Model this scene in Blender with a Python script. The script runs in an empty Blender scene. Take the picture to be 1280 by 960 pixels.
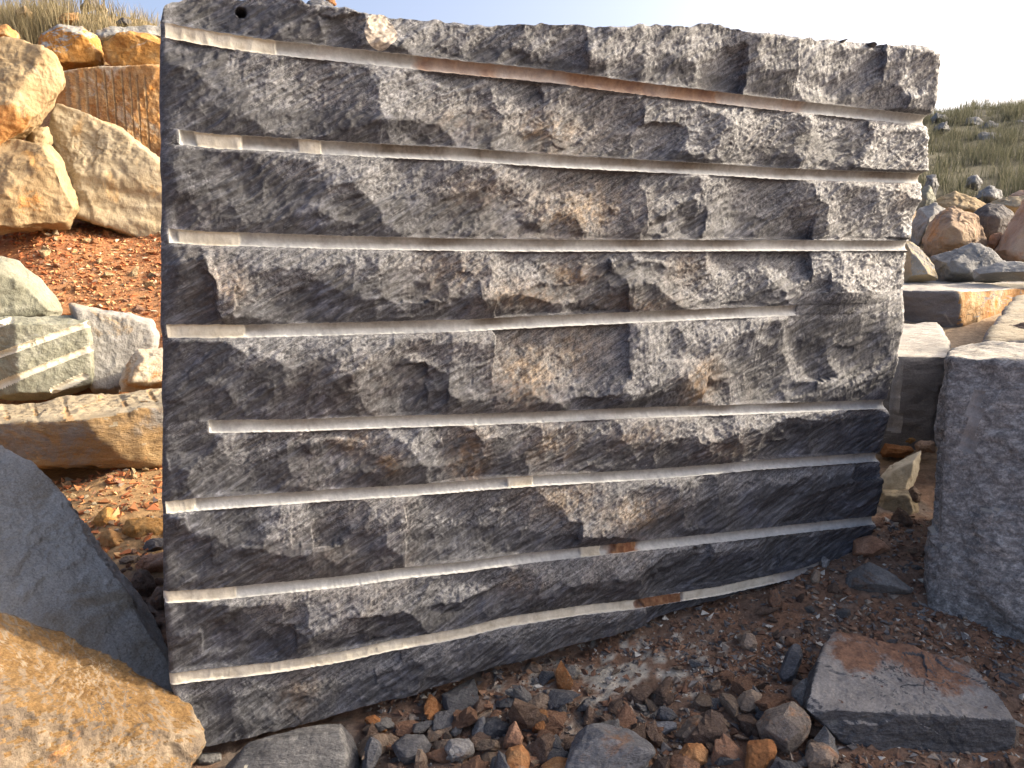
import bpy, math, random
import numpy as np
from math import radians, sin, cos, tan, pi

random.seed(7); RNG = np.random.default_rng(11)
S = bpy.context.scene
COL = S.collection

# ------------------------------------------------------------------ camera
FPX = 940.0; PITCH = radians(10.5); EYE = np.array([0.0, 0.0, 1.42])
cd = bpy.data.cameras.new("camera"); cam = bpy.data.objects.new("camera", cd)
COL.objects.link(cam); S.camera = cam
cd.sensor_width = 36; cd.lens = 36 * FPX / 1280; cd.clip_start = 0.05; cd.clip_end = 3000
cam.location = EYE; cam.rotation_euler = (pi/2 - PITCH, 0, 0)

# ------------------------------------------------------------------ world, sun, exposure
SUN_AZ = radians(80); SUN_EL = radians(25)
w = bpy.data.worlds.new("World"); S.world = w; w.use_nodes = True
nt = w.node_tree; bg = nt.nodes["Background"]
sky = nt.nodes.new("ShaderNodeTexSky"); sky.sky_type = 'NISHITA'; sky.sun_disc = False
sky.sun_elevation = SUN_EL; sky.sun_rotation = SUN_AZ
sky.air_density = 0.6; sky.dust_density = 10.0; sky.ozone_density = 0.3; sky.altitude = 400
nt.links.new(sky.outputs[0], bg.inputs[0]); bg.inputs[1].default_value = 0.15
sd = bpy.data.lights.new("sun", 'SUN'); sun = bpy.data.objects.new("sun", sd); COL.objects.link(sun)
sd.energy = 2.0; sd.angle = radians(0.6); sd.color = (1.0, 0.87, 0.68)
sun.rotation_euler = (pi/2 - SUN_EL, 0, pi - SUN_AZ)
sun.location = (30, 5, 20)
S.view_settings.view_transform = 'Standard'; S.view_settings.look = 'None'
S.view_settings.exposure = 1.64; S.view_settings.gamma = 1

# ------------------------------------------------------------------ numeric helpers
def ray(px, py):
    a = (px-640)/FPX; b = (480-py)/FPX
    return np.array([a, cos(PITCH) + b*sin(PITCH), -sin(PITCH) + b*cos(PITCH)])
def PX(px, py, Y):
    d = ray(px, py); return EYE + d * (Y / d[1])
def to_px(P):
    P = np.asarray(P, float) - EYE
    f = P[..., 1]*cos(PITCH) - P[..., 2]*sin(PITCH); u = P[..., 1]*sin(PITCH) + P[..., 2]*cos(PITCH)
    return 640 + FPX*P[..., 0]/f, 480 - FPX*u/f

def _hash(ix, iy, iz):
    h = (ix.astype(np.int64)*374761393 + iy.astype(np.int64)*668265263 + iz.astype(np.int64)*2147483647) & 0xffffffff
    h = ((h ^ (h >> 13)) * 1274126177) & 0xffffffff
    h = ((h ^ (h >> 16)) * 2246822519) & 0xffffffff
    return ((h ^ (h >> 15)) & 0xffff) / 32767.5 - 1.0
def vn(p):
    p = np.asarray(p, float); i = np.floor(p).astype(np.int64); f = p - i
    f = f*f*f*(f*(f*6-15)+10); x, y, z = i[:, 0], i[:, 1], i[:, 2]; fx, fy, fz = f[:, 0], f[:, 1], f[:, 2]
    def L(a, b, t): return a + (b-a)*t
    c = L(L(L(_hash(x,y,z), _hash(x+1,y,z), fx), L(_hash(x,y+1,z), _hash(x+1,y+1,z), fx), fy),
          L(L(_hash(x,y,z+1), _hash(x+1,y,z+1), fx), L(_hash(x,y+1,z+1), _hash(x+1,y+1,z+1), fx), fy), fz)
    return c
def fbm(p, o=4, g=0.5, l=2.03):
    r = 0; a = 1.0; p = np.asarray(p, float)
    for k in range(o):
        r = r + a*vn(p + 17.3*k); p = p*l; a *= g
    return r
def ridged(p, o=4):
    r = 0; a = 1.0; p = np.asarray(p, float)
    for k in range(o):
        r = r + a*(1 - 2*np.abs(vn(p + 9.1*k))); p = p*2.05; a *= 0.5
    return r
def sst(a, b, x):
    t = np.clip((x-a)/(b-a), 0, 1); return t*t*(3-2*t)

# ------------------------------------------------------------------ materials
MATS = {}
def nodes_for(name):
    m = bpy.data.materials.new(name); m.use_nodes = True
    n = m.node_tree; return m, n, n.nodes["Principled BSDF"]
def N(n, t, **kw):
    x = n.nodes.new(t)
    for k, v in kw.items():
        if k.startswith('i_'): x.inputs[k[2:].replace('_', ' ')].default_value = v
        else: setattr(x, k, v)
    return x
def mixc(n, fac, a, b, bt='MIX'):
    x = n.nodes.new("ShaderNodeMix"); x.data_type = 'RGBA'; x.blend_type = bt
    for sock, v in ((x.inputs[0], fac), (x.inputs[6], a), (x.inputs[7], b)):
        if isinstance(v, bpy.types.NodeSocket): n.links.new(v, sock)
        elif isinstance(v, (int, float)): sock.default_value = v
        else: sock.default_value = (*v, 1)
    return x.outputs[2]
def ramp(n, src, stops, interp='LINEAR'):
    r = n.nodes.new("ShaderNodeValToRGB"); r.color_ramp.interpolation = interp
    e = r.color_ramp.elements
    while len(e) < len(stops): e.new(0.5)
    for k, (p, c) in enumerate(stops):
        e[k].position = p; e[k].color = (c, c, c, 1) if isinstance(c, (int, float)) else (*c, 1)
    n.links.new(src, r.inputs[0]); return r.outputs[0]
def math_(n, op, a, b=None):
    x = n.nodes.new("ShaderNodeMath"); x.operation = op
    for k, v in ((0, a), (1, b)):
        if v is None: continue
        if isinstance(v, bpy.types.NodeSocket): n.links.new(v, x.inputs[k])
        else: x.inputs[k].default_value = v
    return x.outputs[0]
def noise(n, vec, scale, detail=6, rough=0.6, dist=0.0):
    x = N(n, "ShaderNodeTexNoise"); x.inputs["Scale"].default_value = scale
    x.inputs["Detail"].default_value = detail; x.inputs["Roughness"].default_value = rough
    x.inputs["Distortion"].default_value = dist
    n.links.new(vec, x.inputs["Vector"]); return x.outputs["Fac"]
def coords(n, rot=(0,0,0), sc=(1,1,1), rnd=True):
    tc = N(n, "ShaderNodeTexCoord"); v = tc.outputs["Object"]
    if rnd:
        oi = N(n, "ShaderNodeObjectInfo"); m = N(n, "ShaderNodeVectorMath", operation='SCALE')
        cb = N(n, "ShaderNodeCombineXYZ")
        for k, q in enumerate((1.0, 1.7, 2.3)):
            n.links.new(math_(n, 'MULTIPLY', oi.outputs["Random"], q*37.0), cb.inputs[k])
        ad = N(n, "ShaderNodeVectorMath", operation='ADD'); n.links.new(v, ad.inputs[0]); n.links.new(cb.outputs[0], ad.inputs[1])
        v = ad.outputs[0]
    mp = N(n, "ShaderNodeMapping"); mp.inputs["Rotation"].default_value = rot; mp.inputs["Scale"].default_value = sc
    n.links.new(v, mp.inputs["Vector"]); return v, mp.outputs[0]

def rock_mat(name, cols, stain=None, stain2=None, scale=3.0, rough=0.8, bump=0.5, speck=0.35, streak=None, tone=0.0, spots=None, bumpscale=60, bumpdist=0.012, blot=None):
    """cols: three base colours; stain: (colour, noise scale, threshold) patches; streak: (rotation, squash) of the grain"""
    m, n, b = nodes_for(name)
    v, sv = coords(n, rot=streak[0] if streak else (0.4, 0.2, 0.6), sc=streak[1] if streak else (1, 1, 1))
    f = noise(n, sv, scale, 9, 0.68, 0.4)
    c = ramp(n, f, [(0.30, cols[0]), (0.5, cols[1]), (0.70, cols[2])])
    for k, st in enumerate((stain, stain2)):
        if st:
            q = noise(n, v, st[1], 7, 0.65, 0.8 + k)
            c = mixc(n, ramp(n, q, [(st[2], 0.0), (st[2]+0.10, 1.0)]), c, st[0])
    if blot:
        ab = N(n, "ShaderNodeAttribute"); ab.attribute_name = 'stain'
        q = math_(n, 'ADD', noise(n, v, 14, 8, 0.72, 0.6), math_(n, 'MULTIPLY', ab.outputs["Fac"], 0.6))
        c = mixc(n, ramp(n, q, [(0.66, 0.0), (0.80, 0.9)]), c, ramp(n, noise(n, v, 34, 6, 0.7), [(0.35, blot[0]), (0.65, blot[1])]))
    fine = noise(n, v, 130, 4, 0.75)
    c = mixc(n, 1.0, c, ramp(n, fine, [(0.30, 1-speck), (0.5, 1.0), (0.72, 1+speck)]), 'MULTIPLY')
    if spots:
        q = noise(n, v, spots[1], 3, 0.5)
        c = mixc(n, ramp(n, q, [(spots[2], 0.0), (spots[2]+0.04, 1.0)]), c, spots[0])
    if tone:
        oi = N(n, "ShaderNodeObjectInfo")
        c = mixc(n, 1.0, c, ramp(n, oi.outputs["Random"], [(0, 1-tone), (1, 1+tone)]), 'MULTIPLY')
    n.links.new(c, b.inputs["Base Color"])
    n.links.new(ramp(n, f, [(0.3, min(1, rough+0.1)), (0.7, rough-0.1)]), b.inputs["Roughness"])
    b.inputs["Specular IOR Level"].default_value = 0.35
    h = math_(n, 'ADD', noise(n, sv, bumpscale, 8, 0.7), math_(n, 'MULTIPLY', noise(n, v, bumpscale*0.2, 6, 0.6), 2.0))
    bp = N(n, "ShaderNodeBump"); bp.inputs["Strength"].default_value = bump; bp.inputs["Distance"].default_value = bumpdist
    n.links.new(h, bp.inputs["Height"]); n.links.new(bp.outputs[0], b.inputs["Normal"])
    MATS[name] = m; return m

FOL = (0.0, radians(58), 0.0)
rock_mat('ochre_slab', [(0.17,0.095,0.035),(0.22,0.13,0.05),(0.27,0.17,0.075)], ((0.33,0.24,0.13),7,0.62), ((0.12,0.07,0.035),11,0.66), 11, 0.85, 1.0, 0.5, ((0.5,0.1,-0.5),(0.35,1.6,1.6)))
rock_mat('patchy_cream', [(0.081,0.068,0.059),(0.198,0.149,0.099),(0.324,0.261,0.180)], ((0.45,0.2,0.05),7,0.63), None, 7, 0.85, 0.8, 0.3)
rock_mat('grey_smooth', [(0.40,0.37,0.33),(0.47,0.44,0.395),(0.53,0.50,0.455)], ((0.34,0.28,0.205),2.2,0.54), None, 5, 0.8, 1.0, 0.35, bumpscale=40, bumpdist=0.02)
rock_mat('orange_rock', [(0.279,0.123,0.037),(0.377,0.205,0.074),(0.426,0.295,0.148)], ((0.46,0.40,0.30),1.7,0.54), ((0.5,0.2,0.03),2.4,0.6), 3, 0.85, 0.6, 0.2, bumpscale=18, bumpdist=0.05)
rock_mat('bright_orange', [(0.297,0.133,0.031),(0.391,0.195,0.047),(0.407,0.266,0.109)], ((0.42,0.36,0.28),2.2,0.60), None, 4, 0.85, 0.6, 0.2, bumpscale=18, bumpdist=0.05)
rock_mat('tan_rock', [(0.238,0.164,0.082),(0.303,0.221,0.119),(0.344,0.271,0.164)], ((0.50,0.28,0.09),1.3,0.60), ((0.30,0.27,0.23),2.3,0.63), 2.2, 0.85, 0.5, 0.15, bumpscale=18, bumpdist=0.05, blot=((0.36,0.15,0.04),(0.44,0.24,0.08)))
rock_mat('sand_pale', [(0.256,0.200,0.120),(0.304,0.248,0.160),(0.344,0.296,0.208)], ((0.46,0.30,0.13),1.6,0.62), None, 2.6, 0.85, 0.45, 0.15, bumpscale=18, bumpdist=0.05)
rock_mat('green_grey', [(0.137,0.137,0.101),(0.202,0.202,0.151),(0.266,0.266,0.216)], ((0.50,0.34,0.12),1.8,0.63), ((0.22,0.23,0.23),3,0.62), 5, 0.85, 0.5, 0.25, bumpscale=18, bumpdist=0.05)
rock_mat('pale_grey', [(0.187,0.180,0.166),(0.259,0.252,0.230),(0.331,0.324,0.302)], ((0.42,0.30,0.16),2.0,0.60), None, 4, 0.85, 0.5, 0.2, bumpscale=18, bumpdist=0.05)
rock_mat('layered_orange', [(0.187,0.136,0.085),(0.357,0.230,0.102),(0.442,0.323,0.170)], ((0.26,0.24,0.21),2.4,0.52), ((0.48,0.22,0.06),3,0.62), 3, 0.85, 0.9, 0.2, ((0,0.1,0),(0.5,1,1.8)), bumpscale=18, bumpdist=0.05)
rock_mat('grey_granite', [(0.113,0.109,0.108),(0.265,0.258,0.251),(0.555,0.542,0.522)], ((0.36,0.35,0.345),9,0.64), None, 34, 0.72, 0.9, 0.5, ((0.3,0.9,0.3),(0.5,1.5,1.5)), spots=((0.5,0.42,0.36),7,0.78))
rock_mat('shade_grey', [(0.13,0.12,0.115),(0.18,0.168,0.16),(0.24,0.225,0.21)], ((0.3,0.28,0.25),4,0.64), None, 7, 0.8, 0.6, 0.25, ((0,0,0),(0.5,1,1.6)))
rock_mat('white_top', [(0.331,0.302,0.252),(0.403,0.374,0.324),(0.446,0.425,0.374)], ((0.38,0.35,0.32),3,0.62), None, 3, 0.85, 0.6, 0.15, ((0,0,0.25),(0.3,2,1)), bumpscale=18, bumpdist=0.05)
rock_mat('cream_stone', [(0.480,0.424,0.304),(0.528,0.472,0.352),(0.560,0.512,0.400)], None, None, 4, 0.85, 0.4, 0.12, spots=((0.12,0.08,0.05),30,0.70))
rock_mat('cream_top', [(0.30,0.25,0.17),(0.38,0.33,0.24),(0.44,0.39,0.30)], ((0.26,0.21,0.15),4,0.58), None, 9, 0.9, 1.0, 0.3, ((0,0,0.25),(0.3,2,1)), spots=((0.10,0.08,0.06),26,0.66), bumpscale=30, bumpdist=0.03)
rock_mat('dark_slate', [(0.05,0.05,0.053),(0.095,0.095,0.10),(0.18,0.18,0.18)], ((0.17,0.17,0.16),9,0.64), None, 12, 0.6, 0.9, 0.5, ((0.3,0.9,0.4),(0.4,1.8,1.8)), spots=((0.50,0.47,0.38),22,0.72))
rock_mat('blue_slate', [(0.07,0.072,0.08),(0.12,0.124,0.135),(0.21,0.212,0.215)], ((0.17,0.085,0.04),6,0.62), None, 11, 0.55, 0.8, 0.4, ((0.2,0.3,0.9),(0.35,1.8,1.8)), tone=0.25)
rock_mat('rust_slab', [(0.19,0.178,0.168),(0.26,0.245,0.23),(0.34,0.32,0.30)], ((0.24,0.20,0.17),5,0.60), None, 6, 0.75, 0.8, 0.3, blot=((0.13,0.06,0.035),(0.28,0.14,0.075)), spots=((0.12,0.06,0.04),26,0.68))
rock_mat('rubble_rust', [(0.15,0.08,0.048),(0.235,0.13,0.08),(0.31,0.19,0.125)], ((0.10,0.09,0.08),7,0.58), None, 9, 0.85, 0.7, 0.4, tone=0.3)
rock_mat('rubble_orange', [(0.208,0.080,0.028),(0.288,0.128,0.048),(0.336,0.192,0.088)], ((0.42,0.36,0.28),9,0.62), None, 9, 0.85, 0.7, 0.3, tone=0.2)
rock_mat('rubble_tan', [(0.15,0.11,0.08),(0.23,0.175,0.13),(0.31,0.245,0.185)], ((0.24,0.11,0.05),8,0.58), None, 9, 0.85, 0.7, 0.35, tone=0.3)
rock_mat('rubble_grey', [(0.111,0.111,0.111),(0.182,0.179,0.176),(0.286,0.280,0.267)], ((0.16,0.09,0.05),8,0.60), None, 11, 0.75, 0.8, 0.4, tone=0.3)
rock_mat('rubble_brown', [(0.085,0.055,0.039),(0.143,0.098,0.072),(0.221,0.163,0.130)], None, None, 11, 0.85, 0.8, 0.4, tone=0.3)
rock_mat('crusted_rock', [(0.13,0.11,0.095),(0.19,0.16,0.135),(0.25,0.21,0.17)], ((0.30,0.17,0.095),9,0.50), ((0.10,0.07,0.055),16,0.62), 11, 0.85, 1.0, 0.45)
rock_mat('hill_rock', [(0.13,0.13,0.125),(0.19,0.19,0.185),(0.26,0.26,0.25)], None, None, 3, 0.85, 0.6, 0.2, tone=0.15, bumpscale=18, bumpdist=0.05)
rock_mat('orange_grey', [(0.180,0.153,0.135),(0.324,0.225,0.144),(0.414,0.297,0.180)], ((0.48,0.24,0.09),1.1,0.55), ((0.17,0.16,0.16),1.6,0.60), 2.5, 0.85, 0.6, 0.2, bumpscale=18, bumpdist=0.05)
rock_mat('pinkish_rock', [(0.30,0.20,0.14),(0.40,0.28,0.20),(0.46,0.35,0.26)], ((0.40,0.22,0.12),2,0.58), None, 3, 0.85, 0.6, 0.2, bumpscale=18, bumpdist=0.05)
rock_mat('boulder_dark', [(0.055,0.05,0.05),(0.085,0.078,0.076),(0.13,0.12,0.11)], None, None, 5, 0.8, 0.6, 0.3, bumpscale=18, bumpdist=0.05)
rock_mat('groove_pale', [(0.50,0.46,0.34),(0.58,0.54,0.42),(0.62,0.58,0.48)], None, None, 6, 0.85, 0.3, 0.15)
rock_mat('groove_grey', [(0.22,0.21,0.20),(0.30,0.285,0.27),(0.36,0.345,0.33)], None, None, 12, 0.85, 0.4, 0.2)
rock_mat('groove_dark', [(0.22,0.14,0.07),(0.30,0.20,0.10),(0.36,0.26,0.14)], None, None, 6, 0.85, 0.4, 0.2)

# ------------------------------------------------------------------ mesh helpers
def mesh_np(name, V, F, smooth=True):
    me = bpy.data.meshes.new(name)
    V = np.asarray(V, np.float32); F = np.asarray(F, np.int32)
    k = F.shape[1]
    me.vertices.add(len(V)); me.vertices.foreach_set("co", V.ravel())
    me.loops.add(F.size); me.loops.foreach_set("vertex_index", F.ravel())
    me.polygons.add(len(F)); me.polygons.foreach_set("loop_start", np.arange(0, F.size, k, dtype=np.int32))
    me.polygons.foreach_set("loop_total", np.full(len(F), k, np.int32))
    me.polygons.foreach_set("use_smooth", np.full(len(F), smooth))
    me.update(calc_edges=True); me.validate(); return me
def link(name, me, mat=None, parent=None, loc=(0,0,0)):
    o = bpy.data.objects.new(name, me); COL.objects.link(o); o.location = loc
    if mat is not None: me.materials.append(MATS[mat] if isinstance(mat, str) else mat)
    if parent is not None: o.parent = parent
    return o
def tag(o, label, cat=None, group=None, kind=None):
    o['label'] = label
    if cat: o['category'] = cat
    if group: o['group'] = group
    if kind: o['kind'] = kind
    return o
def subset(V, F, mask, attrs=None):
    f = F[mask]; u, inv = np.unique(f, return_inverse=True)
    a = {k: x[u] for k, x in attrs.items()} if attrs else None
    return V[u], inv.reshape(f.shape), a
def put_attr(me, attrs):
    for k, x in attrs.items():
        a = me.attributes.new(k, 'FLOAT', 'POINT'); a.data.foreach_set("value", np.asarray(x, np.float32))
def vnormals(V, F):
    a = V[F[:, 1]] - V[F[:, 0]]; b = V[F[:, -1]] - V[F[:, 0]]; n = np.cross(a, b); out = np.zeros_like(V)
    for k in range(F.shape[1]): np.add.at(out, F[:, k], n)
    return out / (np.linalg.norm(out, axis=1, keepdims=True) + 1e-12)
_cg = {}
def cubegrid(n):
    if n in _cg: return _cg[n]
    pts = []; quads = []; base = 0
    ii, jj = np.meshgrid(np.arange(n+1), np.arange(n+1), indexing='ij')
    for ax in range(3):
        for s in (0, n):
            p = np.zeros((n+1, n+1, 3), np.int64); p[..., ax] = s
            p[..., (ax+1) % 3] = ii; p[..., (ax+2) % 3] = jj
            pts.append(p.reshape(-1, 3))
            k = base + (np.arange(n)[:, None]*(n+1) + np.arange(n)[None, :])
            q = np.stack([k, k+n+1, k+n+2, k+1], -1).reshape(-1, 4)
            quads.append(q if s else q[:, ::-1]); base += (n+1)**2
    P = np.concatenate(pts); Q = np.concatenate(quads)
    U, inv = np.unique(P, axis=0, return_inverse=True); inv = inv.ravel()
    _cg[n] = (U / (n/2.0) - 1.0, inv[Q]); return _cg[n]

def plane3(a, b, c, center):
    n = np.cross(b-a, c-a); n = n/np.linalg.norm(n)
    if np.dot(n, center-a) > 0: n = -n
    return n, float(np.dot(n, a-center))

def rock_solid(name, center, axes, half, planes, n=36, noise_amp=0.02, noise_scale=3.0, fine=0.004, sharp=80, mat='grey_smooth', grooves=None, gmat='groove_pale', gr=0.017, strata=None, seed=0, chips=7, chipd=0.07, fac=0.5, stain_at=None, face_mats=None, gpx=None):
    """a convex rock: intersection of half-spaces (normal, distance from center), roughened by fractal noise;
    grooves are half drill barrels (3-D segments) cut into it, each its own child mesh"""
    C, Q = cubegrid(n)
    D = (C*np.asarray(half)) @ np.asarray(axes)
    acc = np.zeros(len(D))
    for nn, d in planes:
        acc += np.maximum(0, D @ nn / max(d, 1e-3))**sharp
    r = acc**(-1.0/sharp); V = D * r[:, None]
    rr_ = np.random.default_rng(seed*13+5)
    for q in range(chips):
        nn = rr_.normal(size=3); nn /= np.linalg.norm(nn); sp = float((V @ nn).max())
        planes = planes + [(nn, sp*(1 - rr_.uniform(0.01, chipd)))]
    if chips:
        acc = np.zeros(len(D))
        for nn, d in planes: acc += np.maximum(0, D @ nn / max(d, 1e-3))**sharp
        V = D * (acc**(-1.0/sharp))[:, None]
    nm = vnormals(V, Q)
    if np.mean(np.sum(nm*V, 1)) < 0: Q = Q[:, ::-1]; nm = -nm
    W = V + center + seed*3.7
    V = V + nm * (noise_amp*fbm(W*noise_scale, 3) + noise_amp*0.16*ridged(W*noise_scale*3.1+5, 4) + fine*fbm(W*noise_scale*9, 4))[:, None]
    if fac:   # stepped fracture planes: each cell of the surface breaks at its own level and tilt
        K = 46; sd_ = V[rr_.choice(len(V), K, replace=False)]; hh = rr_.uniform(-1, 1, K); gg = rr_.normal(0, 1, (K, 3)); size = float(np.mean(half))
        Pw = V + 0.12*size*np.stack([fbm(W*noise_scale*1.3+q*31, 3) for q in range(3)], -1)
        best = np.full(len(V), 1e9); val = np.zeros(len(V))
        for q in range(K):
            dv_ = Pw - sd_[q]; d2_ = np.sum(dv_*dv_, 1)*(0.7+0.6*((q*7) % 10)/10); near_ = d2_ < best
            best = np.where(near_, d2_, best); val = np.where(near_, 0.6*hh[q] + 1.1*(V-sd_[q]) @ gg[q]/size, val)
        V = V + nm * (fac*noise_amp*np.clip(val, -1.6, 1.6))[:, None]
    if strata:
        q = (W @ np.array(strata[0])) * strata[1]
        V = V + nm * (strata[2]*vn(np.stack([q, q*0+3, 0.15*W[:, 0]], 1)))[:, None]
    gid = np.full(len(V), -1)
    if grooves:
        nm = vnormals(V, Q)
        for k, (a, b) in enumerate(grooves):
            WP = V + center; q = to_px(WP); q = np.stack(q, -1); a = np.array(to_px(a)); b = np.array(to_px(b)); ab = b-a; L2 = ab @ ab
            t = np.clip((q-a) @ ab / L2, 0, 1); d = np.linalg.norm(q - a - t[:, None]*ab, axis=1) * (WP[:, 1]/FPX)
            inn = (d < gr) & (np.sum(nm*(EYE-WP), 1) > 0.1)
            V = V - nm*(np.where(inn, np.sqrt(np.maximum(gr*gr-d*d, 0)), 0))[:, None]
            gid[inn] = k
    W = V + center
    base = np.array([W[:, 0].mean(), W[:, 1].mean(), W[:, 2].min()])
    L = W - base
    if grooves:
        fg = np.max(gid[Q], axis=1); root = None
        for k in range(len(grooves)):      # keep each groove one connected strip
            fi = np.where(fg == k)[0]
            if len(fi) == 0: continue
            lab = np.full(len(V), 1 << 30); qk = Q[fi]; lab[qk.ravel()] = qk.ravel()
            for it in range(400):
                mn = lab[qk].min(1); old = lab.copy()
                for c_ in range(4): np.minimum.at(lab, qk[:, c_], mn)
                if (old == lab).all(): break
            fl_ = lab[qk[:, 0]]; u_, c_ = np.unique(fl_, return_counts=True); fg[fi[fl_ != u_[np.argmax(c_)]]] = -1
        v, f, _ = subset(L, Q, fg < 0); root = bpy.data.objects.new(name, None); COL.objects.link(root); root.location = base; body = link('stone_body', mesh_np('stone_body', v, f), mat, root)
        for k in range(len(grooves)):
            if (fg == k).sum() > 2:
                v, f, _ = subset(L, Q, fg == k); link('drill_groove', mesh_np('drill_groove', v, f), gmat, root)
    else:
        root = body = link(name, mesh_np(name, L, Q), mat, None, base)
    if stain_at:
        mm_ = body.data; co = np.zeros(len(mm_.vertices)*3, np.float32); mm_.vertices.foreach_get("co", co); co = co.reshape(-1, 3) + base; sv_ = np.zeros(len(co))
        for p_, r_ in stain_at: sv_ = np.maximum(sv_, np.exp(-np.sum((co-p_)**2, 1)/(r_*r_)))
        put_attr(mm_, dict(stain=sv_))
    if face_mats:   # (normal, min dot, material): natural faces of another colour (weathered skin or fresh break)
        me = body.data; nrm = np.zeros(len(me.polygons)*3, np.float32); me.polygons.foreach_get("normal", nrm); nrm = nrm.reshape(-1, 3)
        cen = np.zeros(len(me.polygons)*3, np.float32); me.polygons.foreach_get("center", cen); cen = cen.reshape(-1, 3) + base
        idx = np.zeros(len(nrm), np.int32)
        for k, (fn, th, mm) in enumerate(face_mats):
            me.materials.append(MATS[mm]); fn = np.array(fn)/np.linalg.norm(fn)
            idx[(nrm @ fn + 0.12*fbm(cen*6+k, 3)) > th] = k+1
        me.polygons.foreach_set("material_index", idx)
    return root

def outline_rock(name, pts, Y, mat, label, cat='boulder', back=0.5, front=0.25, fore=28, aft=25, facets=(), n=30, grooves=None, group=None, slope=0.0, **kw):
    """rock whose silhouette is a convex outline (pixels) at distance Y with real depth in front of and behind it;
    fore/aft: how the flanks lean; facets: planes through three (px,py,Y)"""
    pts = np.array(pts, float); cpx = pts.mean(0); Cc = PX(cpx[0], cpx[1], Y)
    e3 = EYE - Cc; dist = np.linalg.norm(e3); e3 /= dist
    e1 = np.cross([0, 0, 1.0], e3); e1 /= np.linalg.norm(e1); e2 = np.cross(e3, e1)
    P2 = []
    for q in pts:
        d = ray(*q); t = ((Cc-EYE) @ e3)/(d @ e3); p = EYE + d*t - Cc; P2.append((p @ e1, p @ e2))
    P2 = np.array(P2)
    sc = np.abs(P2).max()
    ar = 0.5*np.sum(P2[:, 0]*np.roll(P2[:, 1], -1) - np.roll(P2[:, 0], -1)*P2[:, 1])
    if ar < 0: P2 = P2[::-1]
    planes = []; a1 = radians(fore); a2 = radians(aft)
    for k in range(len(P2)):
        a = P2[k]; b = P2[(k+1) % len(P2)]; e = b-a; l = np.linalg.norm(e)
        if l < 1e-6: continue
        n2 = np.array([e[1], -e[0]])/l; d = n2 @ a
        if d <= 0.02*sc: d = 0.02*sc
        m = n2[0]*e1 + n2[1]*e2
        planes.append((m*cos(a1) + e3*sin(a1), d*cos(a1))); planes.append((m*cos(a2) - e3*sin(a2), d*cos(a2)))
    planes.append((e3, front)); planes.append((-e3, back))
    for f in facets:
        nn, d = plane3(PX(*f[0]), PX(*f[1]), PX(*f[2]), Cc)
        if d > 0.01*sc: planes.append((nn, d))
    half = (np.abs(P2[:, 0]).max(), np.abs(P2[:, 1]).max(), max(front, back))
    gs = [(PX(*a), PX(*b)) for a, b in grooves] if grooves else None
    o = rock_solid(name, Cc, (e1, e2, e3), half, planes, n=n, mat=mat, grooves=gs, seed=len(bpy.data.objects) % 97, **kw)
    o['kind'] = 'thing'; return tag(o, label, cat, group)

def world_block(name, bottom, top, mat, label, cat='block', group=None, n=40, extra=(), grooves=None, **kw):
    """quarried block: bottom and top polygons of world corners (same order)"""
    bt = np.array(bottom, float); tp = np.array(top, float); c = (bt.mean(0)+tp.mean(0))/2; planes = []
    for k in range(len(bt)):
        j = (k+1) % len(bt); planes.append(plane3(bt[k], bt[j], tp[k], c))
    planes.append(plane3(tp[0], tp[1], tp[2], c)); planes.append(plane3(bt[0], bt[1], bt[2], c))
    for a, b, d in extra: planes.append(plane3(np.array(a, float), np.array(b, float), np.array(d, float), c))
    al = np.concatenate([bt, tp]); ed = bt[1]-bt[0]; e1 = np.array([ed[0], ed[1], 0]); e1 /= np.linalg.norm(e1)
    e3 = np.array([0, 0, 1.0]); e2 = np.cross(e3, e1)
    R = al - c; half = (np.abs(R @ e1).max(), np.abs(R @ e2).max(), np.abs(R @ e3).max())
    o = rock_solid(name, c, (e1, e2, e3), half, planes, n=n, mat=mat, grooves=grooves, **kw)
    o['kind'] = 'thing'; return tag(o, label, cat, group)

# ------------------------------------------------------------------ the ground
CT = [(-0.95,2.1,-.22),(0,2.04,-.15),(0.5,2.35,-.10),(1.1,2.0,-.05),(1.55,3.0,.21),(1.45,2.6,.06),(2.2,2.3,.0),(0.3,2.6,-.12),(0.9,2.75,.02),
      (0.6,3.3,.10),(-0.3,3.0,-.10),(0,0.5,-.2),(0,-4,-.25),(-3,1,-.1),(3.5,0,0.0),(8,-4,0),(-8,-4,0),(-1.6,2.6,-.15),(0,5,.1),(1,8,.6),(0,14,2.2),(0,26,5.5)]
for q in ((140,590,4.8),(140,640,4.1),(-150,590,4.8),(160,720,3.3),(150,405,7.35),(30,405,7.35),(100,505,6.7),(190,505,6.7),(0,505,6.7),(60,275,9.0),(190,300,9.0),(-200,300,9),(100,225,11.9),(190,225,11.9),(20,225,11.9),(100,84,12.9),(-100,84,12.9),(190,82,12.9),(100,30,15),
          (-300,20,15),(60,12,17),(170,15,17),(1220,250,13),(1400,250,13),(1220,190,19),(1220,130,28),(1500,130,28),(1200,335,8.8),(1400,335,8.8),(1200,402,6.7),(1160,535,4.2),(1130,605,3.6),(1400,420,6)):
    CT.append(tuple(PX(*q)))
CT += [(-25,30,8.5),(0,40,6.5),(25,40,6.6),(-60,80,7),(0,90,5.5),(60,80,6),(-300,400,5),(300,400,5),(0,500,4),(-300,-100,-1),(300,-100,-1),(0,-300,-1),(60,0,1),(-60,0,2),(-16,10,4.5)]
CT = np.array(CT)
def warpxy(x, y):
    R = np.sqrt(x*x + y*y) + 1e-6; s = np.log1p(R)/R; return np.stack([x*s, y*s], -1)
_cw = warpxy(CT[:, 0], CT[:, 1])
_K = np.linalg.norm(_cw[:, None]-_cw[None], axis=-1) + 0.02*np.eye(len(CT))*-1
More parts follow.
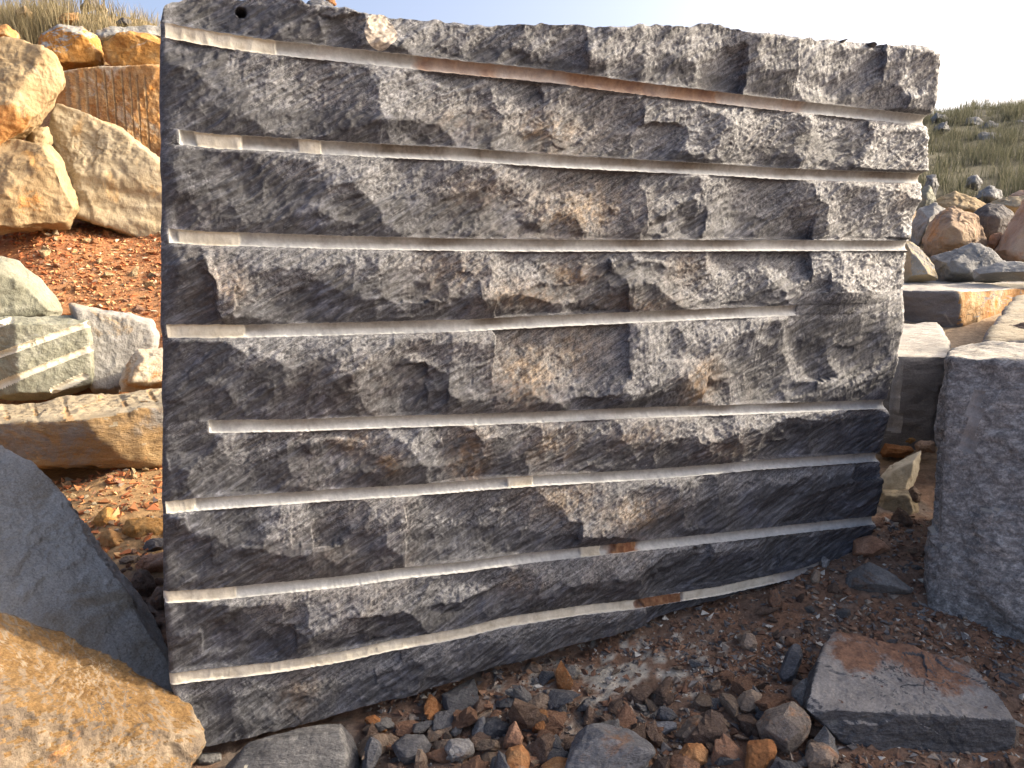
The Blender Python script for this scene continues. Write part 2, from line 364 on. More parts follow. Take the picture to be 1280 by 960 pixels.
_wt = np.linalg.solve(_K, CT[:, 2])
def base_z(x, y):
    x = np.asarray(x, float); y = np.asarray(y, float); out = np.zeros(x.shape); q = warpxy(x, y)
    for k in range(len(CT)): out += _wt[k]*np.linalg.norm(q - _cw[k], axis=-1)
    return out
def ground_z(x, y):
    x = np.atleast_1d(np.asarray(x, float)); y = np.atleast_1d(np.asarray(y, float))
    p = np.stack([x, y, 0*x], -1); R = np.sqrt(x*x+y*y); k = np.clip(R/4, 0.5, 5)
    z = base_z(x, y)
    z = z + 0.022*k*fbm(p*2.3/np.maximum(1, k*0.7)[:, None], 3) + 0.010*fbm(p*11+3, 3)*np.clip(1.6-R/8, 0, 1) + 0.006*ridged(p*31+7, 3)*np.clip(1.4-R/5, 0, 1)
    return z
def hit(px, py, y0=1.2, y1=40):
    d = ray(px, py); Y = np.geomspace(y0, y1, 500); P = EYE + d*(Y/d[1])[:, None]
    g = P[:, 2] - ground_z(P[:, 0], P[:, 1]); k = np.argmax(g < 0)
    if g[k] >= 0: return None
    return np.array([P[k, 0], P[k, 1], float(ground_z(P[k, 0], P[k, 1])[0])])

def axis_coords(lo, hi, step, far, grow):
    a = list(np.arange(lo, hi, step)); s = step
    while a[-1] < far: s *= grow; a.append(a[-1]+s)
    s = step
    while a[0] > -far: s *= grow; a.insert(0, a[0]-s)
    return np.array(a)
gx = axis_coords(-1.7, 2.2, 0.015, 420, 1.06); gy = axis_coords(1.6, 3.6, 0.015, 420, 1.05)
GX, GY = np.meshgrid(gx, gy, indexing='ij'); fx = GX.ravel(); fy = GY.ravel(); fz = ground_z(fx, fy)
V = np.stack([fx, fy, fz], -1); ny = len(gy)
k = (np.arange(len(gx)-1)[:, None]*ny + np.arange(ny-1)[None, :]); Q = np.stack([k, k+ny, k+ny+1, k+1], -1).reshape(-1, 4)
gme = mesh_np('ground', V, Q)
p3 = np.stack([fx, fy, 0*fx], -1); R = np.sqrt(fx**2+fy**2)
dark = np.array([0.235, 0.155, 0.11]); red = np.array([0.34, 0.155, 0.07]); och = np.array([0.36, 0.225, 0.105]); grs = np.array([0.085, 0.078, 0.05]); dry = np.array([0.36, 0.26, 0.13]); gry = np.array([0.22,0.195,0.17])
col = np.tile(dark, (len(fx), 1))
def mixin(c, m): return col*(1-m[:, None]) + c*m[:, None]
nz = fbm(p3*4, 4)
col = mixin(gry, sst(0.15, 0.6, fbm(p3*7+40, 4))*0.7)
col = mixin(np.array([0.27, 0.145, 0.085]), sst(0.1, 0.6, fbm(p3*5+80, 4))*0.6)
a = PX(765, 850, 2.45); dd = np.sqrt(((fx-a[0])/0.26)**2 + ((fy-a[1])/0.15)**2)
col = mixin(np.array([0.52, 0.49, 0.42]), sst(0.05, 0.5, fbm(p3*26+11, 4) + 0.62 - 0.75*dd)*0.9)
a = PX(590, 890, 2.3); dd = np.sqrt(((fx-a[0])/0.2)**2 + ((fy-a[1])/0.1)**2)
col = mixin(np.array([0.40, 0.34, 0.27]), sst(0.1, 0.6, fbm(p3*30+51, 4) + 0.4 - 0.8*dd)*0.6)
lf = sst(3.0, 3.5, fy + 0.2*nz)*sst(0.4, -0.2, fx)
col = mixin(och, lf)
col = mixin(red, lf*sst(5.8, 6.8, fy + 0.4*nz)*(0.75+0.25*sst(-0.3, 0.3, fbm(p3*1.5, 3))))
col = mixin(np.array([0.40,0.30,0.19]), sst(3.3, 4.2, fy)*sst(0.9, 1.6, fx)*0.8)
col = mixin(dry, sst(12.2, 13.5, fy)*sst(1, -1, fx))
col = mixin(grs, np.maximum(sst(11.0, 13.0, fy)*sst(0, 2, fx), sst(20, 26, R)))
ca = gme.color_attributes.new("tint", 'FLOAT_COLOR', 'POINT')
ca.data.foreach_set("color", np.concatenate([col, np.ones((len(col), 1))], 1).astype(np.float32).ravel())
m, n, b = nodes_for('earth'); v, sv = coords(n, rnd=False)
at = N(n, "ShaderNodeAttribute"); at.attribute_name = 'tint'
c = mixc(n, 1.0, at.outputs["Color"], ramp(n, noise(n, v, 24, 9, 0.75), [(0.28, 0.45), (0.5, 1.0), (0.75, 1.7)]), 'MULTIPLY')
c = mixc(n, ramp(n, noise(n, v, 70, 4, 0.6), [(0.66, 0.0), (0.70, 0.6)]), c, (0.34, 0.28, 0.22))
n.links.new(c, b.inputs["Base Color"]); b.inputs["Roughness"].default_value = 0.95; b.inputs["Specular IOR Level"].default_value = 0.2
bp = N(n, "ShaderNodeBump"); bp.inputs["Strength"].default_value = 0.9; bp.inputs["Distance"].default_value = 0.02
n.links.new(noise(n, v, 55, 9, 0.75), bp.inputs["Height"]); n.links.new(bp.outputs[0], b.inputs["Normal"])
g = link('ground', gme, m); tag(g, 'brown dirt ground of the quarry rising to red slope and hill', None, None, 'structure')

# ------------------------------------------------------------------ the drilled block
PA = PX(200, 305, 2.13); PB = PX(1130, 305, 2.98)
BU = PB - PA; BU[2] = 0; BU /= np.linalg.norm(BU); BN = np.array([BU[1], -BU[0], 0.0])   # BN faces the camera
def on_face(px, py):
    d = ray(px, py); t = ((PA-EYE) @ BN)/(d @ BN); p = EYE + d*t - PA
    return p @ BU, p[2] + PA[2]
def uvline(pts): return np.array([on_face(*q) for q in pts])
TOP = [(200,20),(204,8),(214,0),(228,-6),(262,-8),(285,-6),(300,-5),(322,-5),(340,-3),(367,0),(382,5),(424,10),(461,19),(500,21),(540,23),(580,26),(609,30),(660,30),(719,31),(760,36),(773,37),(797,31),(837,34),(862,33),(876,30),(900,32),(939,42),(995,47),(1020,50),(1051,48),(1080,53),(1110,57),(1132,56),(1160,62),(1168,66)]
GR = [
 [(199,35),(205,37),(258,47),(330,58),(414,67),(492,75),(594,86),(687,95),(812,112),(900,122),(976,131),(1070,141),(1161,151)],
 [(200,168),(211,170),(274,177),(305,178),(399,184),(492,189),(580,193),(687,201),(820,208),(900,212),(976,217),(1155,223)],
 [(201,293),(205,294),(258,298),(299,299),(430,303),(580,306),(687,307),(900,307),(1139,307)],
 [(202,414),(258,414),(302,414),(430,411),(580,407),(656,403),(812,396),(900,392),(995,388),(1131,383)],
 [(203,535),(264,533),(368,532),(500,527),(580,525),(687,521),(820,515),(900,513),(976,510),(1111,505)],
 [(203,635),(242,631),(305,627),(430,618),(500,614),(580,608),(656,602),(812,593),(900,586),(940,582),(1101,571)],
 [(204,747),(258,744),(336,736),(430,727),(500,717),(580,709),(656,698),(750,688),(812,681),(900,672),(1000,661),(1096,650)],
 [(212,850),(240,846),(336,836),(430,821),(492,807),(580,791),(625,779),(719,764),(797,755),(900,739),(1000,717),(1093,684)],
]
BOT = [(236,918),(259,931),(318,920),(377,909),(440,891),(506,869),(552,855),(600,839),(640,829),(694,813),(756,796),(819,779),(881,761),(944,741),(1000,727),(1045,708),(1092,693)]
EXIST = [(205,1170),(225,1170),(212,1150),(210,997),(262,1120),(208,1110),(205,1100),(212,1035)]
RH = 0.0195
NU = 900; BR = [36, 66, 62, 58, 58, 50, 52, 46, 40]; GN = 10
s = np.linspace(0, 1, NU)
def sample(line, dv=0.0):
    L = uvline(line); u = L[0, 0] + s*(L[-1, 0]-L[0, 0]); return u, np.interp(u, L[:, 0], L[:, 1]) + dv
rows_u = []; rows_v = []; rkind = []; rt = []; rband = []
def wob(u, sd, a=0.0011):
    return a*fbm(np.stack([u*110, u*0+sd, u*0], -1), 3)
curves = [('edge', *sample(TOP))]
for k in range(8):
    u, v = sample(GR[k]); curves.append(('g', u, v))
curves.append(('edge', *sample(BOT)))
for bnd in range(9):
    u0, v0 = curves[bnd][1], curves[bnd][2].copy(); u1, v1 = curves[bnd+1][1], curves[bnd+1][2].copy()
    if bnd > 0: v0 = v0 - RH + wob(u0, bnd*2+1)
    if bnd < 8: v1 = v1 + RH + wob(u1, bnd*2+2)
    nb = BR[bnd]
    for j in range(nb+1):
        t = j/nb; rows_u.append(u0*(1-t)+u1*t); rows_v.append(v0*(1-t)+v1*t); rkind.append(-1); rt.append(t); rband.append(bnd)
    if bnd < 8:
        uc, vc = curves[bnd+1][1], curves[bnd+1][2]; va = vc + RH + wob(uc, bnd*2+2); vb = vc - RH + wob(uc, bnd*2+3)
        for j in range(1, GN):
            th = pi*j/GN; q = (1-cos(th))/2; rows_u.append(uc); rows_v.append(va*(1-q)+vb*q); rkind.append(bnd); rt.append(sin(th)); rband.append(bnd)
Ug = np.array(rows_u); Vg = np.array(rows_v); NR = len(Ug); rkind = np.array(rkind); rt = np.array(rt); rband = np.array(rband)
# where the pale upper facet of each band ends: (pixel x, fraction of the band)
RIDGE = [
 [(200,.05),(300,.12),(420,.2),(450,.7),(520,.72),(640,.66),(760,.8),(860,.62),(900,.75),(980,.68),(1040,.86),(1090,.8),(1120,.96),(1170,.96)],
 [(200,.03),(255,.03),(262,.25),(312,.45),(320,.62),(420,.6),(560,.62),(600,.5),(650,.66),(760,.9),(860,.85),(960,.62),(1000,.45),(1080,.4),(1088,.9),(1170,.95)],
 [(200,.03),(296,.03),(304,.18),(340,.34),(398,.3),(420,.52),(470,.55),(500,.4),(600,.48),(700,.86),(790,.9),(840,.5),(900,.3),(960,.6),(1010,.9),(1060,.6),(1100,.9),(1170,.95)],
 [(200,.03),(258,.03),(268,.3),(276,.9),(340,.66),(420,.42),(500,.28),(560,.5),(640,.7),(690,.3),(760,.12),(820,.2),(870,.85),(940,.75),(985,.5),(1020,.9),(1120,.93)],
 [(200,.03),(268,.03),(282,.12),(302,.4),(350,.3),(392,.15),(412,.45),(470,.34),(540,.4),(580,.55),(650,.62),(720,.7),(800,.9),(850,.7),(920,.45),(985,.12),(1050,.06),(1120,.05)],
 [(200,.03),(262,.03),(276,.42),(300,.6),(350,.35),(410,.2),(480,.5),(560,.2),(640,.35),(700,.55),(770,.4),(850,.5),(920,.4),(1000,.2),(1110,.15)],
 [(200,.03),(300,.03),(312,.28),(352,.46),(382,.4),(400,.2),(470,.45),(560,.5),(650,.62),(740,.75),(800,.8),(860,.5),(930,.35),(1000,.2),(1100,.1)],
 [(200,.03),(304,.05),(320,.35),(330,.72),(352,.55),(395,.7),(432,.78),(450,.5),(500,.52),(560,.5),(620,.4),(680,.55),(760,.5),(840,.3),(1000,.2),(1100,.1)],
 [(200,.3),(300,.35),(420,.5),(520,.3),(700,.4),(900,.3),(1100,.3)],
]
def u_of_px(px, py=400): return np.array([on_face(q, py)[0] for q in px])
H = np.zeros((NR, NU)); PALE = np.zeros((NR, NU)); RUST = np.zeros((NR, NU)); EX = np.zeros((NR, NU)); CRM = np.zeros((NR, NU)); GRV = np.zeros((NR, NU))
P3 = np.stack([Ug.ravel(), Vg.ravel(), 0*Ug.ravel()], -1)
wu = (0.016*fbm(P3*7+2, 4)).reshape(NR, NU); wv = (0.016*fbm(P3*7+60, 4)).reshape(NR, NU)
wu2 = (0.006*fbm(P3*34+2, 3)).reshape(NR, NU); wv2 = (0.006*fbm(P3*34+60, 3)).reshape(NR, NU)
yb = [20, 105, 240, 355, 465, 570, 670, 790, 870]
for bnd in range(9):
    rr = np.where((rband == bnd) & (rkind < 0))[0]
    hb = np.abs(Vg[rr[0]] - Vg[rr[-1]])[None, :] + 1e-4
    T = rt[rr][:, None]; ru = np.array([on_face(q[0], yb[bnd])[0] for q in RIDGE[bnd]]); rv = np.array([q[1] for q in RIDGE[bnd]])
    U = Ug[rr] + 0.8*wu[rr] + wu2[rr] + (T-0.5)*hb*(0.35 + 0.9*vn(np.stack([Ug[rr].ravel()*2.2, 0*Ug[rr].ravel()+bnd*3.3, 0*Ug[rr].ravel()], -1)).reshape(Ug[rr].shape)); Tw = np.clip(T + (0.8*wv[rr] + wv2[rr])/hb*np.minimum(1, 4*T)*np.minimum(1, 4*(1-T)), 0, 1)
    tr = np.clip(np.interp(U, ru, rv), 0.02, 0.97)
    U0 = np.stack([U.ravel()*1.7, U.ravel()*0+bnd*5.1, 0*U.ravel()], -1)
    amp = (0.034 + 0.012*vn(U0*2.2).reshape(U.shape))*np.clip(hb/0.2, 0.3, 1.15)
    upf = amp*(Tw/tr)**0.85; lof = amp*((1-Tw)/(1-tr))**1.1
    h = np.minimum(upf, lof)
    if bnd == 0: h = np.minimum(amp*1.1*np.minimum(1, Tw/0.12+0.35), lof)*0.9
    if bnd == 8: h = np.minimum(np.minimum(upf, amp*0.5), 0.35*amp + lof)
    H[rr] = h
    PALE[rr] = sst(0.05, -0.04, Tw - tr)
# chips: many shallow shell-shaped scoops cut into the bands
Hf = H.ravel(); Uf = Ug.ravel(); Vf = Vg.ravel()
chip_id = np.zeros(Hf.shape); cut = np.full(Hf.shape, 9.0)
wuf = (wu*0.5+wu2).ravel(); wvf = (wv*0.5+wv2).ravel()
band_rows = np.repeat(rkind < 0, NU)
idx_all = np.where(band_rows)[0]
cr = RNG.choice(idx_all, 330, replace=False)
for q, i in enumerate(cr):
    rad = 0.05 + 0.16*RNG.random()**1.5; an = radians(28) + RNG.normal(0, 0.5)
    du = Uf - Uf[i] + wuf; dv = Vf - Vf[i] + wvf
    near = np.where((np.abs(du) < rad*1.6) & (np.abs(dv) < rad*1.6))[0]
    near = near[band_rows[near]]
    a = du[near]*cos(an) + dv[near]*sin(an); b2 = -du[near]*sin(an) + dv[near]*cos(an)
    depth = 0.002 + 0.010*RNG.random()
    cutv = Hf[i] - depth + RNG.normal(0, 0.10)*a + RNG.normal(-0.03, 0.14)*b2 + (0.7*a*a + 1.8*b2*b2)*(0.07/rad)*2.0
    low = cutv < Hf[near]; lim = np.maximum(cutv, Hf[near]-0.035)
    Hf[near[low]] = lim[low]; chip_id[near[low]] = RNG.random()-0.5
PALE = np.clip(PALE.ravel() + chip_id*0.3, 0, 1)
# grain: foliation runs up to the right
an = radians(30); al = Uf*cos(an) + Vf*sin(an); ac = -Uf*sin(an) + Vf*cos(an)
gw = 0.02*fbm(P3*5+9, 3)
G1 = ridged(np.stack([al*5, (ac+gw)*34, 0*al], -1), 4); G2 = fbm(np.stack([al*22, (ac+gw)*110, 0*al+4], -1), 3)

def fib(deg, a, c, sd):
    q = radians(deg); x = Uf*cos(q)+Vf*sin(q); y = -Uf*sin(q)+Vf*cos(q); return vn(np.stack([x*a, y*c, 0*x+sd], -1))
ISO = np.maximum(np.maximum(fib(35, 45, 170, 1.3), fib(75, 50, 170, 5.7)), fib(-20, 60, 170, 8.1)) - 0.35; ISO2 = ridged(P3*16+3, 4)
dist_g = np.full(Hf.shape, 9.0)
ruff = 0.0024*G1 + 0.0024*G2 + (0.0011 + 0.0017*PALE)*ISO + 0.0012*ISO2 + 0.003*fbm(P3*6, 2)
# distance (in v) to the nearest groove rim or outer edge fades the relief so that barrels keep a clean rim
for bnd in range(9):
    rr = np.where((rband == bnd) & (rkind < 0))[0]
    dt = np.abs(Vg[rr] - Vg[rr[0]]); db = np.abs(Vg[rr] - Vg[rr[-1]])
    if bnd == 0: dt = dt + 1
    if bnd == 8: db = db + 1
    dist_g.reshape(NR, NU)[rr] = np.minimum(dt, db)
fade = sst(0.0, 0.012, dist_g)
Hf = np.where(band_rows, Hf*sst(-0.002, 0.008, dist_g) + ruff*(0.25+0.75*fade), 0)
H = Hf.reshape(NR, NU); PALE = PALE.reshape(NR, NU)
# the grooves
def upx(px, py): return on_face(px, py)[0]
CREAM = [[(205,346,0)],[(245,304,0),(373,402,.4)],[(222,300,0)],[(205,304,0)],[],[(203,242,0),(636,668,.3)],[(203,292,0),(726,751,.3)],[(205,797,.2),(853,975,.4)]]
RUSTG = [[(525,900,.75),(880,1010,.45),(395,420,.5)],[],[],[],[],[],[(764,800,1.0)],[(797,852,1.0),(960,1035,.4)]]
ruffm = ruff.reshape(NR, NU); UPPER_DARK = np.zeros((NR, NU)); sc0 = fbm(P3*6+71, 3).reshape(NR, NU)
for k in range(8):
    rr = np.where(rkind == k)[0]; ym = np.mean([q[1] for q in GR[k]])
    U = Ug[rr] + 0.2*wu2[rr]
    a, b2 = upx(EXIST[k][0], GR[k][0][1]), upx(EXIST[k][1], GR[k][-1][1])
    ex = sst(a-0.006, a+0.006, U)*sst(b2+0.006, b2-0.006, U)
    j = np.linspace(0, 1, len(rr))[:, None]
    barrel = -RH*rt[rr][:, None] + 0.0006*ISO.reshape(NR, NU)[rr]
    cm = np.zeros(U.shape); rs = np.zeros(U.shape)
    for x0, x1, fl in CREAM[k]:
        ua, ub = upx(x0, ym), upx(x1, ym); cm = np.maximum(cm, sst(ua-.003, ua+.003, U + 0.3*wu2[rr])*sst(ub+.003, ub-.003, U + 0.3*wu2[rr]))
    for x0, x1, st in RUSTG[k]:
        ua, ub = upx(x0, ym), upx(x1, ym); U_ = U + 2.5*wu2[rr] + 0.5*wu[rr]; rs = np.maximum(rs, st*(1 if st > 0.95 else np.clip(0.75+0.7*sc0[rr], 0.2, 1))*sst(ua-.022, ua+.022, U_)*sst(ub+.022, ub-.022, U_))
    cm = cm*(1-np.clip(rs*1.4, 0, 1))
    barrel = np.where(cm > 0.5, np.maximum(barrel, -0.010 + 0.0022*ISO2.reshape(NR, NU)[rr]), barrel)
    barrel = np.where(rs > 0.95, np.maximum(barrel, -0.005 + 0.004*ISO2.reshape(NR, NU)[rr]), barrel)
    ra, rb = max(rr[0]-14, 0), min(rr[-1]+14, NR-1); blk = np.arange(ra, rb+1); jj = np.linspace(0, 1, len(blk))[:, None]
    exc = np.convolve(np.pad(ex.mean(0), 25, 'edge'), np.ones(51)/51, 'valid')[None, :]; wct = sst(0.75, 0.25, exc); sm_ = np.ones(31)/31; cont = np.convolve(np.pad(H[ra], 15, 'edge'), sm_, 'valid')[None, :]*(1-jj) + np.convolve(np.pad(H[rb], 15, 'edge'), sm_, 'valid')[None, :]*jj + 0.8*ruffm[blk]
    H[blk] = cont*wct + H[blk]*(1-wct); flat = cont[rr[0]-ra:rr[-1]-ra+1]
    H[rr] = ex*barrel + (1-ex)*flat; EX[rr] = ex; CRM[rr] = cm; GRV[rr] = rs
    PALE[rr] = 0.4
    UPPER_DARK[rr] = [.5, .85, .8, .7, .6, .45, .35, .2][k]*sst(0.78, 0.50, j + 0.05*ISO2.reshape(NR, NU)[rr])*(1-cm)*(0.75 + 0.5*sc0[rr])  # upper half of each barrel set darker than the lower, weakest in the lowest groove
# rust stains on the face, pixel centre, radii, strength
for x, y, rx, ry, st in [(480,40,45,20,.0),(590,150,40,16,.5),(690,160,40,14,.8),(735,265,60,28,.9),(700,185,30,10,.4),(600,235,45,18,.4),(560,345,45,25,.4),(715,345,28,14,1.0),(660,370,60,16,.7),(800,380,60,14,.6),(660,470,40,40,.9),(720,440,50,30,.6),(872,480,26,30,1.2),
                        (585,570,22,40,.9),(485,578,12,12,1.1),(690,555,40,26,.6),(800,545,50,20,.5),(700,620,50,30,.6),(800,640,55,25,.7),(650,730,30,18,.5),(860,335,30,20,.5),(290,355,16,16,.7),(440,555,22,12,.5),(375,870,22,24,.5),(900,560,60,25,.4),(1130,235,14,30,.5)]:
    cu, cv = on_face(x, y); ru_ = rx*2.5/940; rv_ = ry*2.5/940
    d2 = ((Ug-cu+0.6*wu)/ru_)**2 + ((Vg-cv+0.6*wv)/rv_)**2
    RUST = np.maximum(RUST, st*np.exp(-d2*0.8))
sc_ = fbm(P3*2.2+33, 4).reshape(NR, NU); RUST = np.clip(RUST + 0.14*sst(0.25, 0.8, sc_), 0, 1)
# sandy crust patch at the top
cu, cv = on_face(478, 42); d2 = ((Ug-cu+0.8*wu)/0.055)**2 + ((Vg-cv+0.8*wv)/0.045)**2; CRUST = sst(1.1, 0.8, d2)*0.9
# drill hole broken open at the top left corner
cu, cv = on_face(301, 12); d2 = ((Ug-cu)**2 + (Vg-cv)**2)**0.5; H = np.where(d2 < 0.0155, H-0.07*sst(0.0155, 0.011, d2), H)
# uneven broken rim on the right and left edges
edge = np.minimum(np.arange(NU)[None, :], NU-1-np.arange(NU)[None, :])*0.003
ledge = np.arange(NU)[None, :]*0.003; H = H*(0.25+0.75*sst(0, 0.05, ledge)); H = H - 0.010*np.exp(-(edge/0.008))
UJ = 0.0022*fbm(np.stack([0*Vg.ravel()+1, Vg.ravel()*14, 0*Vg.ravel()], -1), 3).reshape(NR, NU)*np.exp(-edge/0.05)
VJ = 0.004*fbm(np.stack([Ug.ravel()*30, 0*Ug.ravel(), 0*Ug.ravel()], -1), 3).reshape(NR, NU)*np.exp(-np.maximum(0, Vg[0][None, :]-Vg)/0.03)
Ug2 = Ug + UJ; Vg2 = Vg + VJ
POS = PA[None, None, :]*np.array([1, 1, 0]) + Ug2[..., None]*BU + H[..., None]*BN + Vg2[..., None]*np.array([0, 0, 1.0])
origin = np.array([PA[0]*0.5+PB[0]*0.5, PA[1]*0.5+PB[1]*0.5 + 0.6, float(POS[..., 2].min())])
Vb = (POS - origin).reshape(-1, 3)
kk = (np.arange(NR-1)[:, None]*NU + np.arange(NU-1)[None, :]); Qb = np.stack([kk, kk+NU, kk+NU+1, kk+1], -1).reshape(-1, 4)
rowk = np.arange(NR-1)
exq = (EX[:-1, :-1] + EX[1:, 1:] + EX[1:, :-1] + EX[:-1, 1:])/4
gq = np.where((rkind[:-1] >= 0) | (rkind[1:] >= 0), np.maximum(rkind[:-1], rkind[1:]), -1)[:, None]*np.ones((1, NU-1), int)
both = (np.maximum(EX[:-1, :-1], EX[1:, 1:]) > 0.5)
gq = np.where(both, gq, -1).ravel()
attrs = dict(pale=PALE.ravel(), rust=RUST.ravel(), crust=CRUST.ravel(), cream=CRM.ravel(), grime=GRV.ravel(), dirt=np.clip(UPPER_DARK, 0, 1).ravel())  # the last one darkens the upper half of each groove
# material of the dark fibrous stone
m, n, b = nodes_for('black_granite'); tc = N(n, "ShaderNodeTexCoord")
rot = N(n, "ShaderNodeMapping"); rot.inputs["Rotation"].default_value = (0, 0, -math.atan2(BU[1], BU[0])); n.links.new(tc.outputs["Object"], rot.inputs["Vector"])
gr_ = N(n, "ShaderNodeMapping"); gr_.inputs["Rotation"].default_value = (0, radians(30), 0); n.links.new(rot.outputs[0], gr_.inputs["Vector"])
st = N(n, "ShaderNodeMapping"); st.inputs["Scale"].default_value = (0.11, 1, 1); n.links.new(gr_.outputs[0], st.inputs["Vector"])
def attr(nm):
    a = N(n, "ShaderNodeAttribute"); a.attribute_name = nm; return a.outputs["Fac"]
ob = rot.outputs[0]
base = ramp(n, noise(n, st.outputs[0], 62, 6, 0.7, 0.5), [(0.30, (0.017, 0.0175, 0.022)), (0.50, (0.042, 0.0435, 0.051)), (0.68, (0.125, 0.129, 0.14))])
blue = ramp(n, noise(n, ob, 7, 5, 0.6), [(0.50, 0.0), (0.68, 0.65)])
base = mixc(n, blue, base, mixc(n, 1.0, base, (1.35, 1.45, 1.75), 'MULTIPLY'))
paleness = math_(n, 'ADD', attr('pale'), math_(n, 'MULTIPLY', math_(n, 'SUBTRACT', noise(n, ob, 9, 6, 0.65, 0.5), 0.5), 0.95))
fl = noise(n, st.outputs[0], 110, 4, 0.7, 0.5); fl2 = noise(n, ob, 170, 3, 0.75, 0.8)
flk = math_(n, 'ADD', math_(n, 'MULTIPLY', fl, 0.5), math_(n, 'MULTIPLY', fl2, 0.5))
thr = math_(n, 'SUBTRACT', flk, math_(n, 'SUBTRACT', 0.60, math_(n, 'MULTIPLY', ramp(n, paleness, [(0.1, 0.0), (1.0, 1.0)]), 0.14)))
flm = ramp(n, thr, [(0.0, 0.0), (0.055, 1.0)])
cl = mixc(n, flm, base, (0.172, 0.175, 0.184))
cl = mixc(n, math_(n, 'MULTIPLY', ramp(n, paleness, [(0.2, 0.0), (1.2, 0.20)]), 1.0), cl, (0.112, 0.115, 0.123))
rs = math_(n, 'MULTIPLY', attr('rust'), ramp(n, noise(n, ob, 28, 7, 0.75), [(0.36, 0.0), (0.58, 1.0)]))
cl = mixc(n, rs, cl, mixc(n, flm, (0.11, 0.064, 0.028), (0.27, 0.19, 0.11)))
cl = mixc(n, ramp(n, math_(n, 'MULTIPLY', attr('crust'), math_(n, 'ADD', noise(n, ob, 40, 5, 0.6), 0.45)), [(0.42, 0.0), (0.5, 0.9)]), cl, (0.40, 0.34, 0.27))
cl = mixc(n, 1.0, cl, ramp(n, noise(n, st.outputs[0], 115, 4, 0.6, 0.3), [(0.34, 0.52), (0.5, 1.0), (0.66, 1.6)]), 'MULTIPLY')
n.links.new(cl, b.inputs["Base Color"])
n.links.new(ramp(n, fl2, [(0.35, 0.62), (0.65, 0.36)]), b.inputs["Roughness"]); b.inputs["Specular IOR Level"].default_value = 0.6
bp = N(n, "ShaderNodeBump"); bp.inputs["Strength"].default_value = 0.85; bp.inputs["Distance"].default_value = 0.006
n.links.new(math_(n, 'ADD', noise(n, st.outputs[0], 90, 8, 0.75, 0.5), math_(n, 'MULTIPLY', noise(n, ob, 120, 5, 0.8), 0.8)), bp.inputs["Height"]); n.links.new(bp.outputs[0], b.inputs["Normal"])
BLACK = m
m, n, b = nodes_for('drill_dust'); v, sv = coords(n, rnd=False)
c = ramp(n, noise(n, v, 45, 7, 0.7), [(0.3, (0.34, 0.345, 0.335)), (0.7, (0.54, 0.545, 0.525))])
c = mixc(n, ramp(n, noise(n, v, 14, 5, 0.6), [(0.55, 0.0), (0.7, 0.5)]), c, (0.20, 0.20, 0.20))
def attr(nm):
    a = N(n, "ShaderNodeAttribute"); a.attribute_name = nm; return a.outputs["Fac"]
c = mixc(n, attr('dirt'), c, ramp(n, noise(n, v, 60, 5, 0.7), [(0.35, (0.085, 0.07, 0.055)), (0.65, (0.17, 0.14, 0.11))]))  # darker brown mixed in over the upper half of each groove
c = mixc(n, attr('grime'), c, mixc(n, ramp(n, noise(n, v, 30, 6, 0.7), [(0.4, 0.0), (0.6, 1.0)]), (0.14, 0.055, 0.025), (0.26, 0.14, 0.07)))
c = mixc(n, attr('cream'), c, ramp(n, noise(n, v, 26, 6, 0.65), [(0.3, (0.40, 0.36, 0.28)), (0.5, (0.54, 0.505, 0.42)), (0.7, (0.62, 0.59, 0.50))]))
n.links.new(c, b.inputs["Base Color"]); b.inputs["Roughness"].default_value = 0.9
bp = N(n, "ShaderNodeBump"); bp.inputs["Strength"].default_value = 0.5; bp.inputs["Distance"].default_value = 0.003
n.links.new(noise(n, v, 160, 6, 0.7), bp.inputs["Height"]); n.links.new(bp.outputs[0], b.inputs["Normal"])
DUST = m
root = bpy.data.objects.new('drilled_granite_block', None); COL.objects.link(root); root.location = origin
tag(root, 'huge dark granite block scored with eight parallel pale drill grooves', 'granite block')
# body: face bands plus the sides, top, underside and back
per = np.concatenate([np.arange(NU), (np.arange(1, NR)*NU + NU-1), ((NR-1)*NU + np.arange(NU-2, -1, -1)), (np.arange(NR-2, 0, -1)*NU)])
vf, ff, af = subset(Vb, Qb, gq < 0, attrs)
o = link('rough_face', mesh_np('rough_face', vf, ff), BLACK, root); put_attr(o.data, af)
for k in range(8):
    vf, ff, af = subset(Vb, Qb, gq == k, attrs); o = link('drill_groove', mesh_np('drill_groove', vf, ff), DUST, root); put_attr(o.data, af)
TH = 1.55; NS = 26; ring = [Vb[per]]
for j in range(1, NS+1):
    t = (j/NS)**1.5; q = Vb[per] - BN*TH*t
    W = q*1.0; c0 = Vb[per].mean(0); out = q-c0; out = out - np.outer(out @ BN, BN); out /= np.linalg.norm(out, axis=1, keepdims=True)
    base_dev = (0.035*fbm(W*3+4, 3) + 0.02*ridged(W*9, 3) + 0.006*fbm(W*40, 3))*min(1, t*8)
    dn = np.where(out[:, 2] > 0.6, -0.03*sst(0, .1, np.full(len(q), t)), -0.02*t)
    base_dev = np.where(out[:, 2] > 0.6, base_dev, -np.abs(base_dev))
    q = q + out*(base_dev + dn)[:, None]
    ring.append(q)
ring = np.concatenate(ring); NP = len(per)
kk = np.arange(NP); F = []
for j in range(NS): F.append(np.stack([j*NP+kk, j*NP+(kk+1) % NP, (j+1)*NP+(kk+1) % NP, (j+1)*NP+kk], -1))
F = np.concatenate(F)
cen = len(ring); ring = np.concatenate([ring, [ring[NS*NP:].mean(0)]])
F = np.concatenate([F, np.stack([NS*NP+kk, NS*NP+(kk+1) % NP, np.full(NP, cen), np.full(NP, cen)], -1)])
